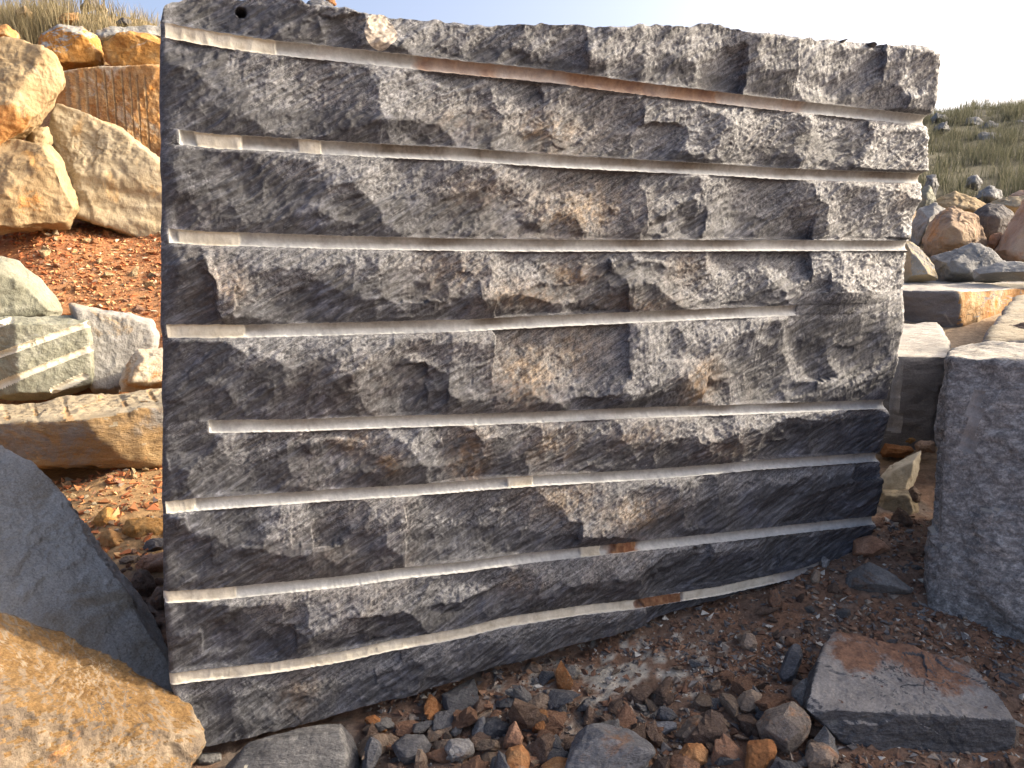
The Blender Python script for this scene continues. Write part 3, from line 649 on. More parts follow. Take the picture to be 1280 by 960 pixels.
me = bpy.data.meshes.new('block_body'); me.from_pydata(ring.tolist(), [], [tuple(dict.fromkeys(f)) for f in F.tolist()]); me.polygons.foreach_set("use_smooth", np.ones(len(me.polygons), bool))
o = link('block_body', me, BLACK, root)
put_attr(me, dict(pale=np.full(len(ring), .4), rust=np.zeros(len(ring)), crust=np.zeros(len(ring))))

#SECTION2
# ------------------------------------------------------------------ rocks left of the block
OR = outline_rock
OR('ochre_slab', [(-160,770),(0,747),(55,752),(150,812),(236,884),(258,930),(246,950),(200,1040),(-160,1060)], 2.0, 'patchy_cream',
   'ochre topped slab with cream broken edge in the lower left corner', 'slab', back=0.3, front=0.35, fore=4, aft=20, n=80,
   facets=[((258,924,2.02),(0,880,1.78),(20,752,2.18)), ((258,926,2.02),(0,884,1.78),(20,1000,1.70))], noise_amp=0.014, fine=0.006, sharp=80, noise_scale=5,
   face_mats=[((0.25,-0.30,0.92), 0.80, 'ochre_slab')])
OR('leaning_slab', [(-120,515),(0,540),(30,556),(80,602),(125,668),(205,792),(214,860),(150,900),(-120,900)], 2.72, 'grey_smooth',
   'smooth grey slab leaning in shade against left edge of drilled block', 'slab', back=0.35, front=0.4, fore=2, aft=10, n=80,
   facets=[((20,590,2.86),(10,740,2.45),(140,790,2.50)), ((60,602,2.80),(150,738,2.60),(205,795,2.78))], noise_amp=0.012, fine=0.005, sharp=90, noise_scale=5)
OR('layered_block', [(-120,486),(0,485),(215,482),(330,484),(330,588),(215,586),(60,588),(-120,575)], 5.2, 'layered_orange',
   'long orange weathered block with drill marks across its top', 'block', back=0.65, front=0.55, fore=3, aft=10, n=80, noise_amp=0.022, fine=0.006, sharp=50,
   facets=[((0,529,4.72),(200,519,4.72),(100,485,5.75)), ((0,530,4.72),(200,520,4.72),(100,590,4.78))],
   grooves=[((3,500,5.3),(10,524,4.8)),((38,495,5.4),(48,526,4.78)),((78,494,5.4),(86,524,4.78)),((148,490,5.5),(165,521,4.76)),((186,489,5.5),(205,520,4.76))], gr=0.011, gmat='groove_dark',
   face_mats=[((0,-0.1,1), 0.72, 'sand_pale')])
OR('scored_block', [(-120,398),(0,396),(40,390),(107,383),(117,399),(126,486),(60,500),(-120,500)], 6.3, 'green_grey',
   'greenish grey block scored with three diagonal pale drill lines', 'block', back=0.5, front=0.22, fore=18, aft=15, n=90, noise_amp=0.012, fine=0.004, sharp=50,
   facets=[((0,440,6.1),(110,410,6.1),(60,480,6.05))],
   grooves=[((-40,457,6.1),(113,404,6.1)),((-20,489,6.05),(116,434,6.08)),((68,488,6.05),(106,470,6.06)),((-20,412,6.1),(14,400,6.12))], gr=0.024)
OR('round_boulder', [(-60,322),(0,318),(22,326),(52,346),(74,370),(84,388),(70,410),(-60,420)], 6.9, 'green_grey',
   'pale green rounded boulder half hidden behind the scored block', 'boulder', back=0.5, front=0.3, n=44, noise_amp=0.02)
OR('grey_block', [(84,374),(112,379),(152,390),(188,397),(199,418),(192,460),(150,492),(110,492)], 6.75, 'pale_grey',
   'pale grey block with a slanting right edge behind scored block', 'block', back=0.4, front=0.2, fore=14, n=44, noise_amp=0.018, facets=[((175,400,6.6),(196,425,6.7),(155,470,6.5))])
OR('brown_boulder', [(146,478),(154,455),(172,436),(206,433),(240,442),(240,492),(150,492)], 6.35, 'orange_rock',
   'brown boulder squeezed between grey block and drilled block', 'boulder', back=0.3, front=0.2, n=36, noise_amp=0.015)
OR('pale_slab', [(64,108),(112,134),(146,158),(190,180),(300,235),(300,350),(195,312),(140,292),(92,276),(58,252),(52,190)], 9.6, 'sand_pale',
   'broad pale sandy slab sloping above the red rubble', 'slab', back=0.8, front=0.5, fore=10, aft=20, n=90, noise_amp=0.030, fine=0.006, sharp=60,
   facets=[((80,118,9.45),(190,182,9.4),(150,290,8.9)), ((68,150,9.3),(60,250,9.1),(110,265,8.95))], strata=((0.2,0.1,0.97), 9, 0.012))
OR('upper_boulder', [(-100,50),(0,40),(38,46),(70,68),(86,106),(72,152),(40,170),(26,190),(-20,214),(-100,218)], 9.0, 'tan_rock',
   'large tan boulder with orange broken lower side, upper left', 'boulder', back=0.8, front=0.6, fore=14, aft=20, n=80, noise_amp=0.028, fine=0.006, sharp=50,
   facets=[((30,130,8.55),(5,60,8.9),(70,90,8.8)), ((26,130,8.55),(0,135,8.5),(10,195,8.65)), ((28,80,8.7),(26,150,8.6),(66,140,8.9))],
   stain_at=[(PX(4,165,8.5), 0.30), (PX(0,180,8.5), 0.25)])
OR('wedge_rock', [(34,160),(62,155),(66,178),(58,190),(30,190)], 9.15, 'tan_rock', 'small tan wedge of rock under the upper left boulder', 'rock', back=0.3, front=0.15, n=20, noise_amp=0.02)
OR('lower_boulder', [(-80,180),(20,170),(54,176),(80,206),(104,262),(88,288),(0,294),(-80,294)], 8.75, 'tan_rock',
   'low tan boulder with an orange patch above the red rubble', 'boulder', back=0.6, front=0.4, fore=16, n=60, noise_amp=0.03, fine=0.006,
   facets=[((0,230,8.4),(50,195,8.6),(60,250,8.3)), ((18,262,8.3),(56,234,8.35),(56,252,8.32))], stain_at=[(PX(38,250,8.35), 0.17)])
OR('drilled_wall', [(66,84),(100,83),(200,81),(300,82),(300,260),(190,240),(60,180)], 12.2, 'orange_rock',
   'orange quarry ledge with a row of vertical drill grooves', 'rock ledge', back=0.8, front=0.3, fore=4, aft=4, n=90, noise_amp=0.025, fine=0.006, sharp=70,
   facets=[((80,100,11.95),(190,100,11.95),(140,180,11.85))],
   grooves=[((x0,y0,11.95),(x1,y1,11.85)) for x0,y0,x1,y1 in [(84,95,88,150),(96,90,101,170),(107,89,113,180),(119,90,126,190),(130,89,140,195),(140,89,150,200),(152,89,160,200),(162,92,170,205),(171,95,178,205),(181,97,188,205)]], gr=0.013, gmat='groove_dark')
OR('grey_cap_boulder', [(44,62),(50,42),(74,31),(104,32),(121,44),(130,66),(128,88),(60,90)], 13.0, 'bright_orange',
   'orange boulder with grey weathered cap on the upper ledge', 'boulder', back=0.6, front=0.4, fore=20, n=44, noise_amp=0.035, facets=[((60,48,12.7),(115,48,12.7),(90,80,12.6))], face_mats=[((0,-0.25,1), 0.6, 'pale_grey')])
OR('golden_boulder', [(125,50),(150,43),(166,40),(200,46),(290,60),(290,100),(140,92)], 13.1, 'bright_orange',
   'golden orange boulder touching the drilled block on the ledge', 'boulder', back=0.6, front=0.4, fore=16, n=44, noise_amp=0.035, facets=[((135,60,12.8),(190,60,12.8),(160,90,12.7))])
OR('flat_grey_rock', [(118,42),(138,33),(180,32),(260,40),(260,56),(125,54)], 14.2, 'pale_grey', 'long flat grey rock lying behind the golden boulder', 'rock', back=0.5, front=0.3, n=30, noise_amp=0.04)
OR('orange_rock', [(-40,32),(8,29),(20,38),(26,50),(20,56),(-40,56)], 11.6, 'orange_rock', 'small orange rock at left edge above the tan boulder', 'rock', back=0.4, front=0.3, n=28, noise_amp=0.03)
OR('tan_stone', [(70,22),(80,16),(98,15),(101,26),(96,34),(72,34)], 15.2, 'orange_rock', 'square orange stone standing in the dry grass', 'rock', back=0.3, front=0.3, n=22, noise_amp=0.03)
OR('tan_stone', [(18,14),(30,7),(42,16),(38,24),(20,24)], 15.4, 'tan_rock', 'tan stone peeking through tall dry grass, upper left', 'rock', back=0.3, front=0.3, n=22, noise_amp=0.03)
OR('pink_stone', [(118,10),(128,5),(134,12),(130,18),(118,18)], 17.0, 'pinkish_rock', 'pinkish stone at the crest beside the open sky', 'rock', back=0.3, front=0.2, n=18, noise_amp=0.03)
OR('dark_stone', [(98,6),(108,-4),(122,0),(124,12),(104,16)], 17.2, 'boulder_dark', 'dark purple brown rock on the crest at upper left', 'rock', back=0.4, front=0.3, n=20, noise_amp=0.04)
OR('dark_stone', [(146,28),(154,22),(164,26),(165,34),(148,34)], 15.2, 'boulder_dark', 'small dark stone in the grass above flat grey rock', 'rock', back=0.2, front=0.2, n=16, noise_amp=0.02)
for k, (pts, Y, mt, lb) in enumerate([
   ([(112,652),(122,640),(134,634),(158,646),(160,658),(148,668),(124,670)], 3.95, 'bright_orange', 'orange boulder with pointed top between leaning slab and drilled block'),
   ([(150,664),(160,648),(176,646),(214,650),(214,690),(168,690)], 3.82, 'bright_orange', 'rounded orange boulder against left edge of drilled block'),
   ([(126,668),(134,660),(158,670),(168,682),(164,696),(146,698),(130,686)], 3.72, 'orange_rock', 'tan and orange boulder, nearest of the sunlit three'),
   ([(172,692),(182,676),(192,670),(215,672),(215,696),(176,698)], 3.62, 'boulder_dark', 'blue grey stone wedged behind the rounded orange boulder'),
   ([(146,700),(160,694),(178,692),(174,704),(160,714),(150,708)], 3.45, 'rubble_tan', 'flat tan stone below the sunlit orange boulders'),
   ([(168,704),(174,694),(215,690),(215,722),(170,720)], 3.38, 'rubble_rust', 'brown boulder in shade against drilled block edge'),
   ([(162,726),(174,712),(182,712),(194,730),(196,746),(184,754),(166,742)], 3.2, 'rubble_brown', 'dark brown angular stone beside the leaning slab edge'),
   ([(186,752),(196,734),(215,730),(215,770),(192,768)], 3.1, 'rubble_brown', 'dark stone at the foot of the leaning slab')]):
    OR('gap_boulder', pts, Y, mt, lb, 'boulder', back=0.14, front=0.10, fore=30, n=30, noise_amp=0.008, fine=0.003, noise_scale=5, chips=16, chipd=0.2, group='boulders in the gap left of the block')

# ------------------------------------------------------------------ rocks right of the block
fl_t = PX(1187,446,2.72); fl_b = PX(1152,784,2.58); fr_b = PX(1420,880,2.20); fr_t = PX(1420,452,2.40)
bl_t = np.array([fl_t[0]+0.37, fl_t[1]+0.66, 1.0]); bl_b = np.array([fl_b[0]+0.36, fl_b[1]+0.62, fl_b[2]+0.08]); br_t = np.array([3.6, 2.9, 1.0]); br_b = np.array([3.6, 2.9, 0.1])
fr_t = np.array([3.5, 1.75, 1.02]); d = (fr_b-fl_b); fr_b = np.array([3.5, fl_b[1] + d[1]/d[0]*(3.5-fl_b[0]), fl_b[2]-0.25])
o = world_block('grey_granite_block', [fl_b, fr_b, br_b, bl_b], [fl_t, fr_t, br_t, bl_t], 'grey_granite', 'big grey granite block in shade at the right edge', 'granite block', n=110,
    noise_amp=0.022, noise_scale=4, fine=0.006, sharp=80, fac=0.9, chips=12, chipd=0.06, gr=0.014, gmat='groove_grey',
    grooves=[(PX(1222,492,2.665), PX(1210,560,2.64)), (PX(1176,500,2.80), PX(1166,740,2.72))],
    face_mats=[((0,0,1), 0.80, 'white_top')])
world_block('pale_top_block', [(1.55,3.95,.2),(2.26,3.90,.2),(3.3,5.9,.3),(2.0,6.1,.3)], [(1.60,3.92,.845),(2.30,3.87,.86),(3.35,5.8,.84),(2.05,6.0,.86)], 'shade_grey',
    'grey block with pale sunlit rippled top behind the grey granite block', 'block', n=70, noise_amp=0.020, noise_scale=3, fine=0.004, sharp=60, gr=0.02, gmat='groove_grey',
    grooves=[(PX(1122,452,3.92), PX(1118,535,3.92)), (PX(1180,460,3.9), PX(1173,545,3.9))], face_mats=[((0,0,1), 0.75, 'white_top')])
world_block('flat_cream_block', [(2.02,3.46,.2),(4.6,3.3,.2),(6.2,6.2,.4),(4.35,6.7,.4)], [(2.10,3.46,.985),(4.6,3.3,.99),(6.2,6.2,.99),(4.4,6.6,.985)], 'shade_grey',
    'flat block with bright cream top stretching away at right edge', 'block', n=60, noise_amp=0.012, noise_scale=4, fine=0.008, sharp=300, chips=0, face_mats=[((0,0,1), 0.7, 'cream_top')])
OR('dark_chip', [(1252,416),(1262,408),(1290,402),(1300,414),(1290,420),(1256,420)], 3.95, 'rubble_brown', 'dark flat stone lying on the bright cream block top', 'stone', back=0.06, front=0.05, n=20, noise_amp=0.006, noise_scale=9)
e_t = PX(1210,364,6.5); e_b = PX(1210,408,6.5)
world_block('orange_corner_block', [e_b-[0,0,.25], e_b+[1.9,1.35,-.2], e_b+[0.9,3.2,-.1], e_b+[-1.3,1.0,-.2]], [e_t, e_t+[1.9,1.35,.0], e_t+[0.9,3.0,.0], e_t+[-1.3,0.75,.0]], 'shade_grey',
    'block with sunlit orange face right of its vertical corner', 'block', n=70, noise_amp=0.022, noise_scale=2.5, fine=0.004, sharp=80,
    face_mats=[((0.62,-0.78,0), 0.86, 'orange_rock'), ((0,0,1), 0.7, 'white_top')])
OR('curved_slab', [(1128,300),(1140,303),(1156,316),(1168,332),(1176,350),(1128,356)], 7.9, 'sand_pale', 'pale curved slab edge just right of the drilled block', 'slab', back=0.3, front=0.15, n=30, noise_amp=0.01, face_mats=[((-0.1,-1,0.1), 0.8, 'pale_grey')])
OR('orange_boulder', [(1150,303),(1159,275),(1174,261),(1191,254),(1202,258),(1223,269),(1232,283),(1235,308),(1225,330),(1162,330)], 9.2, 'orange_grey',
   'rounded tan orange boulder, largest in the pile beside drilled block', 'boulder', back=0.5, front=0.42, fore=30, n=56, noise_amp=0.030, facets=[((1185,300,8.75),(1215,275,8.9),(1212,320,8.8)), ((1185,300,8.75),(1175,268,9.0),(1160,310,8.9))])
OR('dark_boulder', [(1214,268),(1222,260),(1235,254),(1251,255),(1271,265),(1262,300),(1235,310),(1222,300)], 9.9, 'boulder_dark', 'dark domed boulder behind the tan orange boulder', 'boulder', back=0.4, front=0.3, n=36, noise_amp=0.02)
OR('sloped_boulder', [(1240,314),(1268,270),(1282,250),(1320,236),(1380,250),(1380,345),(1262,335)], 8.7, 'pinkish_rock', 'pinkish boulder with steep left side at the right edge', 'boulder', back=0.5, front=0.4, fore=20, n=50, noise_amp=0.03)
OR('grey_boulder', [(1158,320),(1190,311),(1222,304),(1240,314),(1262,328),(1258,356),(1176,358)], 8.0, 'hill_rock', 'low grey boulder in front of the tan orange boulder', 'boulder', back=0.4, front=0.3, fore=26, n=44, noise_amp=0.025, facets=[((1200,340,7.75),(1222,306,8.0),(1255,340,7.8))])
OR('flat_stone', [(1215,336),(1246,328),(1330,326),(1330,352),(1215,352)], 7.4, 'pale_grey', 'flat grey slab on top of the pile at right edge', 'slab', back=0.4, front=0.2, n=30, noise_amp=0.015)
OR('pale_boulder', [(1164,252),(1180,244),(1194,240),(1212,245),(1236,255),(1226,275),(1170,275)], 10.8, 'tan_rock', 'low tan rock behind the tan orange boulder', 'rock', back=0.4, front=0.3, n=36, noise_amp=0.03)
OR('pale_boulder', [(1234,256),(1256,246),(1320,240),(1320,272),(1262,272)], 10.5, 'sand_pale', 'pale rippled rock behind the dark domed boulder', 'rock', back=0.4, front=0.3, n=36, noise_amp=0.03)
OR('pale_boulder', [(1136,285),(1148,260),(1168,254),(1186,260),(1170,300),(1150,320),(1136,310)], 9.8, 'pale_grey', 'pale grey rock wedged between drilled block and tan orange boulder', 'rock', back=0.4, front=0.3, n=36, noise_amp=0.03)
OR('pale_boulder', [(1142,262),(1150,240),(1162,232),(1170,250),(1160,275)], 10.9, 'green_grey', 'greenish pale rock beside right edge of drilled block', 'rock', back=0.3, front=0.3, n=28, noise_amp=0.03)
OR('rust_stone', [(1234,306),(1240,294),(1250,291),(1256,298),(1244,316)], 9.0, 'rubble_rust', 'small red brown stone between two large boulders', 'stone', back=0.12, front=0.1, n=18, noise_amp=0.012)
OR('pale_boulder', [(1254,250),(1270,239),(1310,230),(1310,262),(1258,262)], 11.4, 'pinkish_rock', 'pinkish rock at the foot of the grassy hill', 'rock', back=0.4, front=0.3, n=28, noise_amp=0.03)
for pts, Y, lb in [([(1212,176),(1226,166),(1250,165),(1268,176),(1264,188),(1216,190)], 20, 'broad grey boulder with pale rim midway up the grassy hill'),
   ([(1202,158),(1210,147),(1222,146),(1232,158),(1224,164)], 23, 'pointed grey rock near the hill crest'),
   ([(1222,160),(1236,152),(1250,154),(1252,164),(1226,166)], 22, 'low grey rock above the broad hill boulder'),
   ([(1260,160),(1272,150),(1300,146),(1300,172),(1262,172)], 22, 'grey rock on the hill at the right edge'),
   ([(1162,148),(1170,138),(1182,142),(1186,152),(1166,156)], 24, 'small grey rock near the hill crest beside drilled block'),
   ([(1164,166),(1172,154),(1184,150),(1190,162),(1180,170)], 21, 'leaning grey rock on the hill beside drilled block'),
   ([(1216,250),(1222,238),(1238,230),(1252,236),(1256,252),(1236,260)], 12.5, 'rounded grey boulder at the foot of the grassy hill'),
   ([(1154,236),(1158,220),(1172,216),(1176,232),(1168,246)], 13, 'upright grey rock at hill foot beside drilled block'),
   ([(1206,234),(1210,222),(1222,218),(1230,228),(1222,238)], 13.2, 'small grey rock half hidden in hill grass')]:
    OR('hill_boulder', pts, Y, 'hill_rock', lb, 'rock', back=0.5, front=0.3, n=24, noise_amp=0.04, group='rocks on the grassy hill')
# the sunlit gap between the blocks
for pts, Y, mt, lb, th in [([(1094,618),(1101,594),(1116,580),(1152,563),(1148,596),(1138,618),(1110,626)], 3.45, 'cream_stone', 'bright cream sunlit stone in gap between two granite blocks', .08),
   ([(1092,640),(1100,612),(1140,612),(1152,640),(1130,668),(1094,668)], 3.3, 'sand_pale', 'pale stone just below the bright cream stone', .08),
   ([(1116,549),(1124,541),(1142,544),(1148,550),(1138,557),(1122,556)], 3.95, 'orange_rock', 'small flat orange stone under the pale topped block', .06),
   ([(1100,566),(1106,554),(1138,558),(1144,564),(1130,572),(1102,572)], 3.8, 'rubble_orange', 'orange stone lying lowest beneath the pale topped block', .06),
   ([(1142,556),(1150,550),(1168,552),(1168,566),(1146,566)], 3.75, 'pinkish_rock', 'pinkish stone beside the grey granite block', .06),
   ([(1128,620),(1142,606),(1152,618),(1150,628),(1136,628)], 3.28, 'rubble_brown', 'dark brown chip on the pale stones in the gap', .03),
   ([(1112,654),(1122,631),(1136,642),(1142,656),(1130,662),(1114,660)], 3.15, 'rubble_brown', 'dark brown pointed stone in the gap, lowest one', .05),
   ([(1096,668),(1104,656),(1118,660),(1120,672),(1104,676)], 3.1, 'rubble_grey', 'grey stone touching lower right corner of drilled block', .05)]:
    OR('gap_stone', pts, Y, mt, lb, 'stone', back=th, front=th*0.7, n=26, noise_amp=0.006, noise_scale=9, fine=0.002, group='stones in the gap right of the block')

# ------------------------------------------------------------------ foreground stones
OR('rust_stained_slab', [(1018,766),(1077,764),(1156,792),(1224,804),(1248,850),(1273,905),(1270,930),(1228,956),(1114,966),(1060,938),(1000,884),(1008,840)], 2.15, 'dark_slate',
   'flat grey slab with rust stained top in the right foreground', 'slab', back=0.30, front=0.25, fore=6, aft=25, n=100, noise_amp=0.008, noise_scale=6, fine=0.003, sharp=60,
   facets=[((1077,768,2.45),(1050,888,2.02),(1260,898,1.98)), ((1050,890,2.02),(1250,900,1.98),(1120,958,2.0)), ((1036,795,2.38),(1004,880,2.08),(1010,850,2.3))],
   face_mats=[((0,-0.12,1), 0.80, 'rust_slab')], chips=9, chipd=0.09, stain_at=[(PX(1085,800,2.38), 0.14), (PX(1125,820,2.3), 0.14), (PX(1165,850,2.2), 0.11), (PX(1070,830,2.25), 0.09)])
FG = [
 ('pale_flat_rock', [(1050,722),(1086,702),(1108,713),(1142,737),(1138,743),(1088,745),(1056,738)], 2.86, 'rubble_grey', 'pointed grey rock lying before the right end of drilled block', .10),
 ('brown_rock', [(1060,698),(1065,674),(1090,669),(1118,684),(1094,700)], 3.0, 'rubble_rust', 'brown rock against the lower right corner of drilled block', .09),
 ('slate_slab', [(262,1010),(282,958),(313,923),(352,911),(378,908),(437,892),(442,914),(456,932),(470,1010)], 2.08, 'dark_slate', 'dark slate slab with pale spots at bottom edge under drilled block', .12),
 ('grey_stone', [(243,948),(256,939),(280,940),(283,950),(262,960),(246,958)], 2.0, 'rubble_grey', 'small grey stone between ochre slab and dark slate slab', .05),
 ('slate_stone', [(486,930),(500,917),(530,918),(541,932),(532,950),(506,958),(488,944)], 2.07, 'dark_slate', 'dark blue black stone right of the spotted slate slab', .06),
 ('slate_stone', [(455,936),(462,920),(476,922),(478,940),(464,970),(452,970)], 2.05, 'blue_slate', 'narrow upright slate piece touching the spotted slate slab', .04),
 ('rust_stone', [(452,898),(468,893),(488,906),(484,918),(470,917)], 2.15, 'rubble_orange', 'rusty brown stone in the shadow under drilled block', .04),
 ('blue_slate_stone', [(694,942),(716,912),(752,902),(788,908),(812,928),(826,940),(806,964),(760,990),(700,980)], 2.08, 'blue_slate', 'large blue slate stone at bottom edge, centre of picture', .10),
 ('grey_stone', [(843,918),(860,898),(880,888),(890,900),(884,918),(868,932),(848,930)], 2.2, 'rubble_tan', 'tan grey wedge stone above the bright orange one', .06),
 ('crusted_stone', [(940,912),(955,884),(986,872),(1004,884),(1016,902),(1008,925),(985,944),(955,938)], 2.2, 'crusted_rock', 'large tan crusted stone left of the rust stained slab', .10),
 ('veined_stone', [(927,972),(930,926),(968,923),(973,934),(968,948),(950,975)], 2.06, 'rubble_orange', 'orange stone with pale veins at the bottom edge', .06),
 ('orange_stone', [(847,942),(858,928),(876,926),(886,938),(884,954),(866,962),(850,954)], 2.12, 'rubble_orange', 'bright orange stone right of the blue slate stone', .05),
 ('round_stone', [(918,884),(924,866),(940,860),(952,868),(954,884),(940,896),(922,894)], 2.3, 'rubble_tan', 'rounded tan stone above the large crusted stone', .06),
 ('orange_stone', [(628,948),(636,934),(652,930),(662,942),(662,968),(630,970)], 2.06, 'rubble_orange', 'upright orange stone left of the blue slate stone', .05),
 ('orange_stone', [(676,956),(690,945),(736,950),(742,975),(672,980)], 2.03, 'rubble_orange', 'flat orange stone at bottom edge under the blue slate', .06),
 ('grey_stone', [(588,918),(594,900),(604,892),(613,912),(608,924),(596,925)], 2.18, 'rubble_grey', 'upright grey brown stone in rubble left of picture centre', .04),
 ('brown_stone', [(626,936),(636,910),(646,897),(656,922),(652,938)], 2.12, 'rubble_rust', 'pointed brown stone above the upright orange one', .04),
 ('rust_stone', [(662,910),(668,890),(684,884),(690,898),(680,918),(668,922)], 2.18, 'rubble_orange', 'rusty stone with dark left side near white powder', .05),
 ('slate_stone', [(818,900),(824,882),(840,886),(848,896),(836,906)], 2.24, 'blue_slate', 'dark grey chip beside the white powder patch', .04),
 ('tan_stone', [(1000,944),(1012,928),(1034,928),(1050,944),(1042,966),(1010,966)], 2.05, 'rubble_tan', 'tan stone at bottom edge beside the rust stained slab', .06),
 ('grey_stone', [(552,940),(562,924),(584,922),(596,934),(590,950),(562,956)], 2.1, 'rubble_grey', 'blocky grey stone right of the dark blue black stone', .06),
 ('slate_stone', [(800,916),(818,902),(848,900),(846,912),(824,922),(804,924)], 2.18, 'blue_slate', 'thin slate blade right of the large blue slate', .03),
 ('pale_wedge', [(925,806),(930,788),(942,790),(948,806),(942,816),(930,814)], 2.6, 'rubble_tan', 'pale striped upright stone in the brown dirt', .04),
 ('green_stone', [(1012,724),(1018,711),(1026,714),(1024,730),(1016,731)], 2.8, 'rubble_tan', 'olive round stone leaning on drilled block lower edge', .03),
 ('grey_stone', [(1024,700),(1030,694),(1038,700),(1034,712),(1026,712)], 2.86, 'rubble_grey', 'small grey upright stone near right corner of drilled block', .03),
 ('brown_wedge', [(960,700+96),(985,785),(1004,786),(1000,800),(970,802)], 2.6, 'rubble_brown', 'long brown flat stone left of the rust stained slab', .05),
 ('shadow_stone', [(694,836),(706,818),(720,816),(728,832),(716,842)], 2.62, 'rubble_brown', 'brown domed stone in the gap under drilled block', .05),
 ('shadow_stone', [(650,840),(662,826),(676,828),(682,842),(664,848)], 2.55, 'rubble_tan', 'tan brown stone close under drilled block lower edge', .05),
 ('rust_cube', [(958,752),(962,738),(972,736),(978,756),(970,768)], 2.72, 'rubble_rust', 'small upright rust red stone under drilled block right half', .03),
 ('blue_slate_stone', [(972,842),(984,812),(998,800),(1004,820),(994,850),(980,856)], 2.42, 'blue_slate', 'slate splinter leaning on the rust stained slab', .03),
 ('dark_support', [(1216,842),(1250,836),(1300,860),(1320,900),(1262,880),(1240,862)], 2.25, 'dark_slate', 'dark stone under grey granite block beside rust stained slab', .10),
 ('brown_support', [(1160,800),(1170,774),(1204,780),(1240,800),(1220,818),(1180,812)], 2.55, 'rubble_brown', 'dark brown stone supporting the grey granite block corner', .08),
]
for nm, pts, Y, mt, lb, th in FG:
    qx = sum(p[0] for p in pts)/len(pts); qy = max(p[1] for p in pts); hp = hit(qx, min(qy, 985) - 3, 1.4, 6)
    if hp is not None and 'support' not in nm and 'shadow' not in nm: Y = hp[1] + 0.35*th
    OR(nm, pts, Y, mt, lb, 'stone', back=th, front=th*0.6, fore=26, aft=20, n=44 if th >= .1 else 28, noise_amp=0.03*th, noise_scale=0.7/th, fine=0.0012, sharp=110, chips=16, chipd=0.28, group='stones in the foreground rubble')
for k, (pts, lb) in enumerate([([(318,8),(326,-2),(340,0),(346,8),(336,12)], 'small rock chip on drilled block top, leftmost'), ([(376,10),(386,0),(402,-4),(414,4),(424,14),(400,18)], 'dark rock chip on drilled block top with peaked outline'), ([(404,4),(410,-3),(418,0),(420,6),(410,9)], 'small orange chip on top of drilled block')]):
    OR('top_chip', pts, 2.42 + 0.02*k, ['rubble_grey','dark_slate','rubble_orange'][k], lb, 'stone', back=0.05, front=0.03, n=16, noise_amp=0.003, noise_scale=12, fine=0.001)

# ------------------------------------------------------------------ loose rubble, each stone a thing, sharing a few meshes
def stone_mesh(k):
    r = np.random.default_rng(100+k); C, Qs = cubegrid(7)
    D = C*np.array([1, 0.75, 0.55]); pl = []
    for q in range(11):
        a = r.normal(size=3); a /= np.linalg.norm(a); pl.append((a, 0.42+0.35*r.random()))
    acc = sum(np.maximum(0, D @ a/d)**40 for a, d in pl); V = D*(acc**(-1/40.0))[:, None]*np.array([1, 0.85, 0.7])
    nm = vnormals(V, Qs)
    if np.mean(np.sum(nm*V, 1)) < 0: Qs = Qs[:, ::-1]; nm = -nm
    V = V + nm*(0.05*fbm(V*3+k*7, 3))[:, None]; V = V/np.abs(V[:, 0]).max()*0.5
    me = mesh_np('rubble_stone', V, Qs, smooth=False); me.materials.append(MATS['rubble_rust']); return me
SM = [stone_mesh(k) for k in range(16)]
LBL = {'rubble_rust': 'rust brown', 'rubble_orange': 'orange', 'rubble_tan': 'tan', 'rubble_grey': 'grey', 'rubble_brown': 'dark brown', 'blue_slate': 'blue grey slate', 'sand_pale': 'pale sandy', 'tan_rock': 'tan'}
def scatter(name, n, box, sizes, mats, where, group, dens=None, sink=0.08, y0=1.2, seed=1):
    r = random.Random(seed); c = 0; tries = 0
    while c < n and tries < n*12:
        tries += 1
        px = r.uniform(box[0], box[2]); py = r.uniform(box[1], box[3])
        if dens and r.random() > dens(px, py): continue
        P = hit(px, py, y0)
        if P is None: continue
        if P[0] > -1.1 and P[0] < 1.7:
            dd = (P-PA) @ BN
            if dd < 0.03: continue
        spx = sizes[0] + (sizes[1]-sizes[0])*r.random()**2.0
        if name == 'rubble_stone' and py < 870: spx *= 0.62
        sz = spx*P[1]/FPX; mt = r.choices([q[0] for q in mats], [q[1] for q in mats])[0]
        o = bpy.data.objects.new(name, r.choice(SM)); COL.objects.link(o)
        o.material_slots[0].link = 'OBJECT'; o.material_slots[0].material = MATS[mt]
        o.scale = (sz, sz*r.uniform(0.7, 1.1), sz*r.uniform(0.6, 1.1)); o.rotation_euler = (r.uniform(-.5, .5), r.uniform(-.5, .5), r.uniform(0, 6.28))
        o.location = (P[0], P[1], P[2] + sz*(0.3-sink)*0.7)
        lm = min(LANDMARKS, key=lambda q: (q[1]-px)**2 + (q[2]-py)**2) if name == 'rubble_stone' else None
        if lm:
            dx, dy = px-lm[1], py-lm[2]; rel = ('right of' if dx > 0 else 'left of') if abs(dx) > abs(dy) else ('below' if dy > 0 else 'behind')
            if lm[0].startswith('drilled'): rel = 'beside'
            pl_ = '%s the %s' % (rel, lm[0])
        else: pl_ = where
        szw = 'small' if spx < 20 else ('mid-sized' if spx < 32 else 'large')
        tag(o, '%s %s rubble stone %s' % (szw, LBL[mt], pl_), 'stone', 'loose rubble stones' if name == 'rubble_stone' else 'rubble stones ' + where, 'thing'); c += 1
